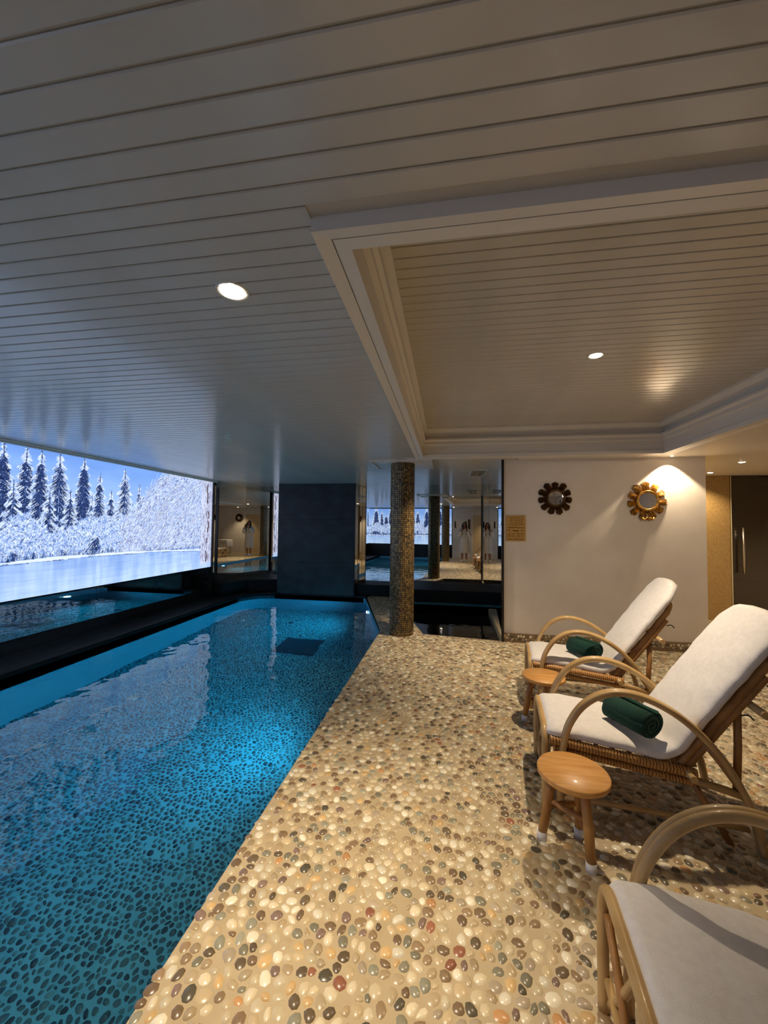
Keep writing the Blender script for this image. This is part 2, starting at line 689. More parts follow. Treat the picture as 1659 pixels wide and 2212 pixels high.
deck_in = [(POOL_R + 0.012, 0.6), (3.55, 0.6), (3.55, 4.0), (4.9, 4.0), (4.9, 7.3), (3.2, 7.3), (3.2, 5.29), (0.745, 5.29), (-0.33, 5.42), (-0.56, 6.14),
           (-1.08, 7.72), (-1.08, 8.25), (-1.6, 8.25), (-1.58, POOL_F), (-0.92, 5.52)]
lay_stones(floor, deck_in, (-1.7, 5.0, 0.55, 8.3), 0.043, 0.0, M_pebble, deck_cols, 'pebble',
           lambda n: rng.uniform(0.0015, 0.0045, n),
           avoid=lambda px, py: (px > 1130) & (py > 1400))
# strip of floor behind the viewpoint, seen only in the mirrors
link('distant_stones', MB().box((POOL_R + 0.02, YEND, -0.01), (3.6, 0.55, 0.004)).mesh('distant_stones'), M_cells, floor)

# ---- pool basin
arc = [(POOL_L + 0.55 - 0.55 * math.cos(t), POOL_F - 0.55 + 0.55 * math.sin(t)) for t in np.linspace(0, math.pi / 2, 9)]
pool = [(POOL_L, YEND)] + arc + [(-1.72, POOL_F)] + [(-1.66, POOL_F - 0.05), (POOL_R, 5.5), (POOL_R, YEND)]
b = MB()
n = len(pool)
for i in range(n):
    x0, y0 = pool[i]
    x1, y1 = pool[(i + 1) % n]
    b.add([(x0, y0, POOL_Z), (x1, y1, POOL_Z), (x1, y1, -0.02), (x0, y0, -0.02)], [(0, 1, 2, 3)])
basin = tag(b.build('pool_basin', M_poolwall), 'smooth blue painted walls of the swimming pool', 'pool wall', kind='structure')
pfl = tag(MB().prism(pool[::-1], POOL_Z - 0.1, POOL_Z).build('pool_floor', M_poolgrout, fix=True),
          'pebbled bottom of the swimming pool under clear water', 'pool floor', kind='structure')
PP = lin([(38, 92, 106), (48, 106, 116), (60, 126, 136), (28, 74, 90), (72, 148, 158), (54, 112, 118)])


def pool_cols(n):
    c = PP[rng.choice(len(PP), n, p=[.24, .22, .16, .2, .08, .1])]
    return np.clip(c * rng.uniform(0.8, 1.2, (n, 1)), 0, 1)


lay_stones(pfl, pool, (POOL_L, POOL_R, 0.3, POOL_F), 0.039, POOL_Z, M_poolpebble, pool_cols, 'pool_pebble',
           lambda n: rng.uniform(0.002, 0.006, n))
# dark drain grate on the bottom
dr = MB()
dr.box((-2.62, 5.55, POOL_Z), (-1.98, 6.2, POOL_Z + 0.012))
drain = dr.build('drain_cover', mat('drain_plate', (30, 60, 84), 0.5), pfl)
for i in range(9):
    MB().box((-2.59 + i * 0.066, 5.58, POOL_Z + 0.012), (-2.59 + i * 0.066 + 0.04, 6.17, POOL_Z + 0.017)).build('grate_bar', MATS['drain_plate'], drain)
inlet = MB().lathe([(0.0, 0.0), (0.05, 0.0), (0.05, 0.012), (0.0, 0.014)], 16, (-2.9, 7.0, POOL_Z)).build('inlet', MATS['drain_plate'], pfl)

# water sheets
wp = [(x * 1.0, y) for x, y in pool]
w = tag(MB().add([(x, y, WATER) for x, y in wp], [tuple(reversed(range(len(wp))))]).build('pool_water', M_water),
        'clear still blue water filling the swimming pool', 'water', kind='structure')

# ---- black coping along picture wall and far end
cop = [(XW, YEND), (POOL_L, YEND)] + arc + [(-1.63, POOL_F), (-1.63, 8.62), (XW, 8.62)]
coping = tag(MB().prism(cop, -0.3, 0.02).build('black_coping', M_black, fix=True), 'black stone ledge along the pool below the picture wall', 'ledge',
             kind='structure')
rim_pts = [(POOL_L, YEND, 0.0)] + [(x, y, 0.0) for x, y in arc] + [(-3.6, POOL_F, 0.0)]
MB().tube(rim_pts, 0.032, 10).build('rounded_lip', M_black, coping)

# ---- hot tub
tub = [(-0.32, 5.44), (0.745, 5.315), (0.84, 7.5), (-0.98, 7.5), (-0.54, 6.16)]
b = MB()
for i in range(len(tub)):
    x0, y0 = tub[i]
    x1, y1 = tub[(i + 1) % len(tub)]
    b.add([(x0, y0, -0.8), (x1, y1, -0.8), (x1, y1, -0.001), (x0, y0, -0.001)], [(0, 1, 2, 3)])
b.add([(x, y, -0.8) for x, y in tub], [tuple(range(len(tub)))])
hot = tag(b.build('plunge_pool', M_tubtile), 'sunken black tiled plunge pool beside the mosaic pillar', 'plunge pool', kind='structure')
tag(MB().add([(x, y, -0.09) for x, y in tub], [tuple(range(len(tub)))]).build('plunge_water', M_tubwater),
    'dark still water in the black plunge pool', 'water', kind='structure')
MB().prism([(-0.98, 7.5), (0.84, 7.5), (0.85, 7.72), (-1.05, 7.72)], -0.12, 0.0).build('rim', M_litrim, hot, fix=True)
MB().prism([(-0.2, 5.6), (0.5, 5.52), (0.55, 6.1), (-0.3, 6.2)], -0.8, -0.42).build('seat_step', M_tubtile, hot, fix=True)
bk_a = ML1 + BK * ((-1.06 - ML1.x) / BK.x)
pl = tag(MB().prism([(-1.06, 7.73), (0.86, 7.73), (0.88, 8.4), (-1.06, 8.48)], -0.1, 0.24).build('mirror_plinth', M_black, fix=True),
         'low black plinth under the wall mirror behind the plunge pool', 'plinth', kind='structure')
tag(MB().prism([(-1.95, 8.1), (-1.06, 8.1), (-1.06, 8.5), (-1.95, 8.53)], -0.1, 0.24).build('mirror_plinth', M_black, fix=True),
    'low black plinth under the mirror between the dark pier and the pillar', 'plinth', kind='structure')
tag(MB().prism([(XW, 7.36), (-4.6, 7.36), (-4.35, 8.0), (-3.6, 8.3), (-3.6, 8.62), (XW, 8.62)], -0.1, 0.27).build('mirror_plinth', M_black, fix=True),
    'low black plinth in the corner under the two mirrors left of the dark pier', 'plinth', kind='structure')

# ------------------------------------------------------------------ ceiling
ceil_b = MB()
ZB = CEIL + 0.006
for (x0, x1, y0, y1) in ((XW, TR[0] - 0.02, YEND, 8.7), (TR[0] - 0.02, 5.6, YEND, TR[2] - 0.02), (TR[1] + 0.02, 5.6, TR[2] - 0.02, 8.7),
                         (TR[0] - 0.02, TR[1] + 0.02, TR[3] + 0.02, 8.7)):
    ceil_b.box((x0, y0, ZB), (x1, y1, ZB + 0.03))
ceiling = tag(ceil_b.build('ceiling', M_backing), 'white board lined ceiling over the pool hall', 'ceiling', kind='structure')


def board_mesh(name, length, w=0.0680, t=0.012):
    c = 0.003
    prof = [(-w / 2, t), (-w / 2, c), (-w / 2 + c, 0), (w / 2 - c, 0), (w / 2, c), (w / 2, t)]
    v = [(0, y, z) for y, z in prof] + [(length, y, z) for y, z in prof]
    n = len(prof)
    f = [(i, n + i, n + (i + 1) % n, (i + 1) % n) for i in range(n)] + [tuple(range(n)), tuple(reversed(range(n, 2 * n)))]
    m = MB().add(v, f).mesh(name)
    m.materials.append(M_board)
    return m


PITCHB = 0.0735
m_left = board_mesh('board', TRO[0] - XW + 0.0)
m_long = board_mesh('board', 0.9 - XW)
m_right = board_mesh('board', 3.6 - TRO[0])
y = 0.564 - 37 * PITCHB + PITCHB / 2
while y < 8.62:
    if y < TRO[2] - 0.0:
        o = link('ceiling_board', m_left, None, ceiling); o.location = (XW, y, CEIL)
        o = link('ceiling_board', m_right, None, ceiling); o.location = (TRO[0], y, CEIL)
    elif y < TRO[3] + 0.02:
        o = link('ceiling_board', m_left, None, ceiling); o.location = (XW, y, CEIL)
    else:
        o = link('ceiling_board', m_long, None, ceiling); o.location = (XW, y, CEIL)
    y += PITCHB
# plain soffit on the right
MB().box((TRO[1], TRO[2], CEIL), (5.6, 8.6, ZB)).build('soffit_panel', M_trim, ceiling)
MB().box((0.92, TRO[3], CEIL), (TRO[1], 5.6, ZB)).build('soffit_panel', M_trim, ceiling)

# tray
tray = tag(MB().box((TR[0] - 0.05, TR[2] - 0.05, 2.739), (TR[1] + 0.05, TR[3] + 0.05, 2.775)).build('ceiling_tray', M_backing),
           'raised ceiling tray of narrow boards above the loungers', 'ceiling', kind='structure')
m_tray = board_mesh('board', TR[1] - TR[0])
y = TR[2] + 0.02
while y < TR[3]:
    o = link('tray_board', m_tray, None, tray); o.location = (TR[0], y, 2.733)
    y += PITCHB
ZT = 2.37


def frame_piece(name, prof, m=M_trim):
    """profile (offset outwards from the opening, z) swept round the opening as four mitred pieces"""
    def corners(o):
        return [(TR[0] - o, TR[2] - o), (TR[1] + o, TR[2] - o), (TR[1] + o, TR[3] + o), (TR[0] - o, TR[3] + o)]
    for s in range(4):
        v = []
        for e in (s, (s + 1) % 4):
            for (o, z) in prof:
                c = corners(o)[e]
                v.append((c[0], c[1], z))
        n = len(prof)
        f = [(i, (i + 1) % n, n + (i + 1) % n, n + i) for i in range(n)] + [tuple(range(n)), tuple(reversed(range(n, 2 * n)))]
        MB().add(v, f).build(name, m, tray, fix=True)


frame_piece('tray_casing', [(0.052, ZT), (0.10, ZT - 0.009), (0.10, CEIL + 0.01), (0.052, CEIL + 0.01)])
frame_piece('tray_casing', [(0.0, ZT), (0.048, ZT), (0.048, CEIL + 0.01), (0.0, CEIL + 0.01)])
frame_piece('tray_side', [(0.012, CEIL), (0.022, CEIL), (0.022, 2.745), (0.012, 2.745)])
frame_piece('tray_moulding', [(0.012, 2.52), (-0.012, 2.53), (-0.012, 2.565), (-0.03, 2.58), (-0.03, 2.60), (0.012, 2.60)])
frame_piece('tray_moulding', [(0.012, 2.66), (-0.02, 2.675), (-0.05, 2.715), (-0.05, 2.735), (0.012, 2.735)])

# flat plate round the pillar head
PX, PY, PR = -0.62, 5.40, 0.168
cap = empty('pillar_cap_trim', (PX, PY, CEIL))
tag(cap, 'thin white square plate on the ceiling round the mosaic pillar head', 'trim', kind='structure')
MB().box((-0.43, -0.27, -0.022), (0.42, -0.25, 0.0)).build('edge_strip', M_trim, cap)
MB().box((0.40, -0.25, -0.022), (0.42, 0.55, 0.0)).build('edge_strip', M_trim, cap)
MB().box((-0.43, -0.25, -0.022), (-0.41, 0.55, 0.0)).build('edge_strip', M_trim, cap)
MB().box((-0.43, -0.25, -0.008), (0.42, 0.57, 0.0)).build('plate', M_trim, cap)
MB().lathe([(0.27, -0.022), (0.28, -0.008)], 32).build('collar', M_trim, cap)

# ------------------------------------------------------------------ walls
def wall(name, a, b, m, label, parts=None):
    return tag(MB().box(a, b).build(name, m), label, 'wall', kind='structure')


wall('wall_back', (0.745, 5.31, 0), (3.15, 5.45, CEIL), M_plaster, 'white plaster wall carrying the two sunburst mirrors')
wall('wall_corridor', (3.02, 5.45, 0), (3.15, 7.2, CEIL), M_plaster, 'white return wall at the steam room passage')
wall('wall_right', (3.6, YEND, 0), (3.75, 4.0, CEIL), M_plaster, 'white plaster wall behind the lounger heads')
wall('wall_passage', (5.6, 4.0, 0), (5.75, 7.4, CEIL), M_plaster, 'white wall at the far side of the steam room passage')
wall('wall_jog', (3.6, 3.88, 0), (5.6, 4.0, CEIL), M_plaster, 'short white wall stepping out to the passage')
wall('wall_behind', (-0.62, YEND - 0.15, 0), (3.6, YEND + 0.0, CEIL), M_plaster, 'white wall behind the robed person seen in the mirrors')
wall('wall_left', (XW - 0.2, YEND - 0.15, -0.3), (XW - 0.03, 8.8, CEIL + 0.03), M_frame, 'dark wall carrying the backlit picture over the pool')
wall('wall_end', (XW - 0.03, YEND - 0.2, -1.3), (-0.62, YEND - 0.03, CEIL + 0.03), M_frame, 'dark end wall of the pool seen in the mirror')
wall('wall_far', (XW - 0.03, 8.75, -0.3), (1.1, 8.85, CEIL + 0.03), M_frame, 'dark wall behind the far mirrors')
# white wall upper corner return and edge strip beside the side mirror
MB().box((0.715, 5.28, 0.0), (0.745, 5.31, CEIL)).build('trim_1', M_frame)
tag(bpy.data.objects['trim_1'], 'thin black strip at the corner of the white wall', 'trim', kind='structure')

# pebble skirting
sk = tag(MB().box((0.745, 5.285, 0), (3.15, 5.31, 0.115)).build('baseboard_back', M_skirt), 'pebble faced skirting along the white wall', 'skirting',
         kind='structure')
cx, cy, ox, oy = stones(0.76, 3.14, 0.008, 0.112, 0.04)
okk = (cy > 0.014) & (cy < 0.102) & (cx < 3.14)
cx, cy, ox, oy = cx[okk], cy[okk], ox[okk], oy[okk]
v = stone_verts(cx, cy, ox * 0.9, oy * 0.85, 0.0, rng.uniform(0.003, 0.008, len(cx)), 9)
v2 = np.stack([v[..., 0], 5.285 - v[..., 2], v[..., 1]], -1)
for i in range(len(v2)):
    c = v2[i].mean(0)
    o = link('pebble', stone_mesh('pebble', v2[i:i + 1] - c, deck_cols(1) * 0.8, 9), M_pebble, sk)
    o.location = c

# mirrors
def mirror_panel(name, a, b, z0, z1, side, label, m=M_mirror, cuts=(), cat='mirror'):
    a, b = Vector(a), Vector(b)
    root = empty(name, (a.x, a.y, z0))
    tag(root, label, cat, kind='structure')
    ts = [0.0] + list(cuts) + [1.0]
    L = (b - a).length
    for t0, t1 in zip(ts[:-1], ts[1:]):
        p = (b - a) * t0 + (b - a).normalized() * 0.002
        q = (b - a) * t1 - (b - a).normalized() * 0.002
        pl, _, _ = strip(p, q, 0, 1, 0.008, side)
        MB().prism(pl, 0.0, z1 - z0).build('mirror_pane', m, root, fix=True)
    return root


mirror_panel('wall_mirror_side', ML0, ML1, 0.27, CEIL, 1, 'tall mirror on the picture wall in the far corner of the pool', cuts=(0.12,))
mirror_panel('wall_mirror_far', ML1, MR1, 0.24, CEIL, 1, 'wide mirror wall across the far end behind the pier and plunge pool', cuts=(0.30, 0.52, 0.72))
mirror_panel('wall_mirror_plunge', MR1, MR0, -0.05, CEIL, 1, 'mirror along the side of the plunge pool next to the white wall', cuts=(0.5,))
mirror_panel('wall_mirror_low', (XW, YEND), (XW, 7.30), 0.02, 0.60, 1, 'smoked mirror band under the winter picture reflecting the pool', M_darkmirror,
             cuts=(0.25, 0.5, 0.72, 0.855))

# dark pier
pier = empty('dark_pier', (-2.79, 8.2, 0))
tag(pier, 'dark blue black plaster pier standing at the far end of the pool', 'pier', kind='structure')
MB().box((-0.855, -0.235, 0.02), (0.855, 0.42, CEIL)).build('core', M_pier, pier)
for z0, z1 in ((0.02, 0.70), (0.703, 1.62), (1.623, CEIL - 0.002)):
    MB().box((-0.86, -0.25, z0), (0.86, -0.236, z1)).build('plaster_panel', M_pier, pier, bevel=0.002)
MB().box((0.855, -0.20, 0.26), (0.863, 0.40, CEIL - 0.005)).build('mirror_pane', M_mirror, pier)
MB().box((0.853, -0.25, 0.02), (0.866, -0.20, CEIL - 0.002)).build('edge_strip', M_frame, pier)
MB().box((0.855, 0.05, 0.26), (0.867, 0.062, CEIL - 0.01)).build('brass_strip', M_brass, pier)

# trims over the picture
t = tag(MB().box((XW - 0.03, YEND, 2.362), (XW + 0.05, 7.36, CEIL)).build('trim_2', M_trim), 'white strip between the winter picture and the ceiling', 'trim',
        kind='structure')
MB().box((XW + 0.05, YEND, 2.385), (XW + 0.09, 7.36, CEIL)).build('lower_strip', M_trim, t)
t = tag(MB().box((XW - 0.03, YEND, 0.60), (XW + 0.012, 7.36, 0.622)).build('trim_3', M_frame), 'thin black rail under the winter picture', 'trim', kind='structure')
t = tag(MB().box((XW - 0.03, 7.275, 0.02), (XW + 0.035, 7.36, 2.37)).build('trim_4', M_frame), 'black upright post at the end of the winter picture', 'trim',
        kind='structure')
MB().box((XW + 0.036, 7.30, 0.5), (XW + 0.04, 7.345, 2.3)).build('mirror_strip', M_mirror, t)

# ------------------------------------------------------------------ backlit winter picture
def paint(y0, y1, ppm, seed, feature):
    g = np.random.default_rng(seed)
    z0, z1 = 0.622, 2.362
    Wd, Hd = int((y1 - y0) * ppm), int((z1 - z0) * ppm)
    img = np.zeros((Hd, Wd, 3))
    zz = np.linspace(z0, z1, Hd)[:, None]
    yy = np.linspace(y0, y1, Wd)[None, :]

    def noise(sy, sz, oct_=3):
        out = np.zeros((Hd, Wd))
        amp = 1.0
        for _ in range(oct_):
            ny, nz = max(2, int((y1 - y0) / sy) + 2), max(2, int((z1 - z0) / sz) + 2)
            a = g.uniform(-1, 1, (nz + 1, ny + 1))
            fy = np.linspace(0, ny - 0.001, Wd)
            fz = np.linspace(0, nz - 0.001, Hd)
            iy, iz = fy.astype(int), fz.astype(int)
            ty, tz = fy - iy, fz - iz
            ty, tz = ty * ty * (3 - 2 * ty), tz * tz * (3 - 2 * tz)
            A = a[np.ix_(iz, iy)] * (1 - ty) + a[np.ix_(iz, iy + 1)] * ty
            B = a[np.ix_(iz + 1, iy)] * (1 - ty) + a[np.ix_(iz + 1, iy + 1)] * ty
            out += amp * (A * (1 - tz[:, None]) + B * tz[:, None])
            amp *= 0.5
            sy *= 0.5
            sz *= 0.5
        return out / 1.75

    shore = 1.03 + 0.012 * np.sin(yy * 1.7) - 0.05 * np.clip((yy - 6.0), 0, 1.2)
    sky_t = np.clip((zz - 1.5) / 0.85, 0, 1) * np.ones_like(yy)
    sky = (1 - sky_t)[..., None] * np.array([172, 200, 246]) + sky_t[..., None] * np.array([112, 156, 232])
    img[:] = sky + 6 + (noise(0.5, 0.2) * 12)[..., None]

    def splat(ys, zs, cols, rad=0):
        ix = ((ys - y0) * ppm).astype(int)
        iz = ((zs - z0) * ppm).astype(int)
        for dx in range(-rad, rad + 1):
            for dz in range(-rad, rad + 1):
                jx, jz = ix + dx, iz + dz
                ok = (jx >= 0) & (jx < Wd) & (jz >= 0) & (jz < Hd)
                img[jz[ok], jx[ok]] = cols[ok]

    def strokes(ya, za, yb, zb, cols, sag=0.0, m=26, rad=0):
        tt = np.linspace(0, 1, m)[None, :]
        Y = ya[:, None] * (1 - tt) + yb[:, None] * tt
        Z = za[:, None] * (1 - tt) + zb[:, None] * tt - sag * 4 * tt * (1 - tt)
        C = np.repeat(cols[:, None, :], m, 1)
        splat(Y.ravel(), Z.ravel(), C.reshape(-1, 3), rad)

    WHITE = np.array([222, 234, 255.]); PALE = np.array([178, 202, 246.]); MID = np.array([124, 156, 218.])
    DARK = np.array([46, 66, 120.]); DEEP = np.array([26, 40, 82.])

    def mixcol(n, opts, p):
        c = np.stack(opts)[g.choice(len(opts), n, p=p)]
        return c + g.normal(0, 9, (n, 1))

    def spruce(yc, zb, zt, hw, dens=1.0, dark=0.5):
        H = zt - zb
        n = int(2300 * dens * H * hw / 0.16)
        u = g.uniform(0, 1, n) ** 0.62
        z = zt - u * H
        wloc = hw * (0.06 + 0.94 * u ** 0.7) * (0.74 + 0.26 * np.sin(u * H * 58 + yc * 9))
        sgn = g.choice([-1, 1], n)
        # dark core
        l = wloc * g.uniform(0.25, 0.95, n)
        strokes(yc + sgn * l * 0.1, z, yc + sgn * l, z - l * 0.55, mixcol(n, [DARK, DEEP, MID], [0.5, 0.3, 0.2]), m=14)
        # snow laden branches
        n2 = int(n * (0.75 - 0.5 * dark))
        u = g.uniform(0, 1, n2) ** 0.62
        z = zt - u * H
        wloc = hw * (0.06 + 0.94 * u ** 0.7) * (0.78 + 0.3 * np.sin(u * H * 58 + yc * 9))
        sgn = g.choice([-1, 1], n2)
        a0 = g.uniform(0.15, 0.7, n2)
        a1 = a0 + g.uniform(0.18, 0.5, n2)
        strokes(yc + sgn * wloc * a0, z, yc + sgn * wloc * a1, z - wloc * (a1 - a0) * 0.9, mixcol(n2, [WHITE, PALE, MID], [0.5, 0.35, 0.15]), m=12)
        n3 = int(n * 0.16 * (0.4 + dark))
        u = g.uniform(0.05, 1, n3) ** 0.7
        z = zt - u * H
        l = hw * (0.06 + 0.94 * u ** 0.7) * g.uniform(0.05, 0.8, n3)
        sgn = g.choice([-1, 1], n3)
        strokes(yc + sgn * l * 0.3, z, yc + sgn * l, z - l * 0.5 - 0.01, mixcol(n3, [DARK, DEEP], [0.6, 0.4]), m=10)
        strokes(np.array([yc]), np.array([zt + 0.02]), np.array([yc]), np.array([zt - 0.1]), np.array([DARK]), m=40)

    def puff(yc, zc, ry, rz, n, pal, p, ln=0.05, ang=(0.2, 2.9)):
        r = np.sqrt(g.uniform(0, 1, n))
        a = g.uniform(0, 2 * np.pi, n)
        ya, za = yc + ry * r * np.cos(a), zc + rz * r * np.sin(a)
        th = g.uniform(*ang, n)
        L = g.uniform(0.3, 1.0, n) * ln
        strokes(ya, za, ya + L * np.cos(th), za + L * np.sin(th), mixcol(n, pal, p), m=10)

    # far hazy wood
    top = 1.46 + 0.16 * noise(0.35, 9.0)[0:1, :] + (0.25 * np.clip((yy - 5.2) / 1.2, 0, 1) if feature else 0.1)
    mask = (zz > shore) & (zz < top)
    tone = noise(0.05, 0.09, 3)
    img[mask] = (np.array([150, 178, 232]) + tone[..., None] * np.array([62, 56, 30]))[mask]
    trees = []
    if feature:
        trees = [(3.27, 2.26, .2, .6), (3.468, 2.372, .21, .8), (3.70, 2.36, .25, .35), (3.868, 2.35, .23, .5), (4.09, 2.352, .29, .34), (4.42, 2.352, .25, .85),
                 (3.58, 1.95, .2, .1), (3.98, 1.85, .2, .1), (4.24, 1.9, .2, .15), (4.55, 1.85, .18, .1), (4.66, 2.17, .22, .35), (4.85, 1.95, .2, .1), (5.08, 2.30, .30, .05), (5.36, 2.1, .16, .35), (5.5, 1.9, .16, .9), (5.8, 1.9, .16, .35)]
    else:
        yt = y0 + 0.2
        while yt < y1:
            trees.append((yt, g.uniform(2.0, 2.5), g.uniform(.18, .34), g.uniform(.15, .6)))
            yt += g.uniform(0.22, 0.5)
    for (yc, zt, hw, dk) in trees:
        spruce(yc, 1.03 if dk < 0.6 else 1.2, min(zt, 2.40), hw, 1.5, dk)
    # frosted broadleaf trees in front
    yt = y0
    while yt < y1:
        zc = g.uniform(1.16, 1.46)
        rz = g.uniform(0.14, 0.28)
        puff(yt, zc, g.uniform(0.13, 0.24), rz, 1500, [WHITE, PALE, MID, np.array([98, 126, 194.]), DARK], [0.27, 0.34, 0.23, 0.12, 0.04], 0.05)
        # trunk
        zt0 = zc - 0.1
        strokes(np.array([yt]), np.array([1.03]), np.array([yt + g.uniform(-.02, .02)]), np.array([zt0]), np.array([DARK]), m=60)
        yt += g.uniform(0.12, 0.26)
    n = int((y1 - y0) * 160)
    ya = g.uniform(y0, y1, n)
    strokes(ya, np.full(n, 1.04), ya + g.normal(0, .006, n), 1.04 + g.uniform(0.02, 0.12, n), mixcol(n, [DARK, DEEP, MID], [.4, .2, .4]), m=14)
    if feature:
        # frost covered branches filling the far end
        n = 17000
        ya = 5.0 + 2.3 * g.uniform(0, 1, n) ** 0.75
        lim = np.clip(1.55 + (ya - 5.1) * 0.95 + g.normal(0, .07, n), 1.2, 2.5)
        za = g.uniform(1.05, 1.0 + 1e-6 + (lim - 1.0), n)
        th = g.normal(0.95, 0.55, n)
        L = g.uniform(0.02, 0.10, n)
        strokes(ya, za, ya + L * np.cos(th), za + L * np.sin(th),
                mixcol(n, [WHITE, PALE, np.array([160, 174, 222.]), np.array([122, 128, 176.]), np.array([84, 88, 138.])], [.32, .27, .18, .15, .08]), m=12)
        for k in range(22):
            ya0, za0 = g.uniform(5.9, 7.0), g.uniform(1.5, 2.4)
            L = g.uniform(0.4, 1.0)
            yb0, zb0 = ya0 - L * 0.75, za0 - L * g.uniform(.5, .95)
            p = catmull([(ya0, za0), ((ya0 + yb0) / 2, (za0 + zb0) / 2 + 0.06), (yb0, max(zb0, 0.75))], 60)
            p = np.array(p)
            splat(p[:, 0], p[:, 1] - 0.012, np.repeat(np.array([[112, 118, 168.]]), len(p), 0))
            splat(p[:, 0], p[:, 1], np.repeat(np.array([[226, 236, 255.]]), len(p), 0))
    # water with streaked reflections, snow bank on top of the shore line
    wm = zz < shore
    col = 0.6 * noise(0.16, 0.5, 3) + 0.5 * noise(0.05, 1.2, 2)
    rip = noise(0.3, 0.016, 2)
    depth = np.clip((shore - zz) / 0.4, 0, 1)
    wat = np.array([160, 190, 240]) + (col * (1 - 0.5 * depth) * 52 + rip * 14)[..., None] * np.array([1.0, .85, .4]) + depth[..., None] * np.array([22, 20, 10])
    img[np.broadcast_to(wm, img.shape[:2])] = wat[np.broadcast_to(wm, img.shape[:2])]
    bank = np.abs(zz - shore - 0.012) < 0.014 + 0.012 * noise(0.3, 5)[0:1, :]
    img[bank] = np.array([222, 234, 255])
    n = int((y1 - y0) * 40)
    ya = g.uniform(y0, y1, n)
    sh = np.interp(ya, yy[0], np.broadcast_to(shore, (1, Wd))[0])
    strokes(ya, sh - 0.008, ya + g.uniform(.01, .09, n), sh - 0.01, mixcol(n, [MID, DARK], [.6, .4]), m=20)
    if feature:
        # birch trunk closing the picture
        xs = yy[0]
        for j, yv in enumerate(xs):
            if yv > 6.93:
                tt = (yv - 6.93) / 0.34
                base = np.array([206, 214, 244]) * (1 - 0.12 * tt) + 0
                rowmask = (zz[:, 0] > 0.7 + 0.02 * math.sin(yv * 90)) & (zz[:, 0] < 2.40)
                img[rowmask, j] = base + g.normal(0, 10, (rowmask.sum(), 1))
        n = 620
        ya = np.clip(g.normal(7.08, 0.09, n), 6.92, 7.27)
        za = g.uniform(0.75, 2.3, n)
        strokes(ya, za, ya + g.normal(0, .012, n), za + g.uniform(0.02, 0.12, n),
                mixcol(n, [np.array([120, 110, 140.]), np.array([84, 72, 92.]), WHITE, np.array([150, 156, 200.])], [.3, .14, .3, .26]), m=16)
        zc = np.linspace(0.75, 2.3, 900)
        yc = 7.13 + 0.03 * np.sin(zc * 5) + 0.012 * np.sin(zc * 31)
        on = np.sin(zc * 9 + 1) + np.sin(zc * 23) > -0.35
        splat(yc[on], zc[on], np.repeat(np.array([[70, 48, 54.]]), on.sum(), 0), 1)
        splat(yc[on] + 0.02, zc[on], np.repeat(np.array([[112, 84, 92.]]), on.sum(), 0), 0)
    return lin(np.clip(img, 0, 255)), z0, z1


def mural_mat():
    m = bpy.data.materials.new('backlit_print')
    m.use_nodes = True
    nt = m.node_tree
    b = nt.nodes['Principled BSDF']
    at = nt.nodes.new('ShaderNodeAttribute')
    at.attribute_name = 'Col'
    b.inputs['Base Color'].default_value = (0.02, 0.02, 0.02, 1)
    b.inputs['Roughness'].default_value = 0.4
    nt.links.new(at.outputs['Color'], b.inputs['Emission Color'])
    b.inputs['Emission Strength'].default_value = MURAL
    m.cycles.emission_sampling = 'NONE'
    return m


M_print = mural_mat()


def picture(name, img, P, z0, z1, parent):
    """grid of printed dots standing on plan line P(0..1)"""
    H, Wd, _ = img.shape
    t = np.linspace(0, 1, Wd)
    zz = np.linspace(z0, z1, H)
    v = np.zeros((H, Wd, 3))
    a, b_ = np.array(P[0]), np.array(P[1])
    v[..., 0] = (a[0] + (b_[0] - a[0]) * t)[None, :]
    v[..., 1] = (a[1] + (b_[1] - a[1]) * t)[None, :]
    v[..., 2] = zz[:, None]
    idx = np.arange(H * Wd).reshape(H, Wd)
    q = np.stack([idx[:-1, :-1], idx[:-1, 1:], idx[1:, 1:], idx[1:, :-1]], -1).reshape(-1, 4)
    me = bpy.data.meshes.new(name)
    me.vertices.add(H * Wd)
    me.vertices.foreach_set('co', v.reshape(-1))
    me.loops.add(q.size)
    me.loops.foreach_set('vertex_index', q.ravel().astype(np.int32))
    me.polygons.add(len(q))
    me.polygons.foreach_set('loop_start', (np.arange(len(q)) * 4).astype(np.int32))
    me.polygons.foreach_set('loop_total', np.full(len(q), 4, np.int32))
    at = me.color_attributes.new('Col', 'FLOAT_COLOR', 'POINT')
    c = np.ones((H, Wd, 4))
    c[..., :3] = img
    at.data.foreach_set('color', c.reshape(-1))
    me.update(calc_edges=True)
    return link(name, me, M_print, parent)


mural = empty('backlit_mural', (XW, 0, 0.61))
tag(mural, 'long backlit picture of a snowy spruce forest by a river on the pool wall', 'picture')
im, z0, z1 = paint(3.2, 7.275, 150, 5, True)
o = picture('printed_panel', im, ((0.002, 3.2), (0.002, 7.275)), z0 - 0.61, z1 - 0.61, mural)
im, z0, z1 = paint(YEND, 3.2, 60, 6, False)
o = picture('printed_panel', im, ((0.002, YEND), (0.002, 3.2)), z0 - 0.61, z1 - 0.61, mural)
MB().box((-0.028, YEND, 0.012), (0.0, 7.275, 1.75)).build('light_box', M_frame, mural)
mural2 = empty('backlit_mural', (XW, YEND, 0.61))
tag(mural2, 'backlit picture of snowy trees on the end wall seen in the far mirror', 'picture')
im, z0, z1 = paint(0.0, 4.15, 80, 9, False)
picture('printed_panel', im, ((4.15, 0.0), (0.0, 0.0)), z0 - 0.61, z1 - 0.61, mural2)
MB().box((0.0, -0.028, 0.012), (4.15, -0.003, 1.75)).build('light_box', M_frame, mural2)

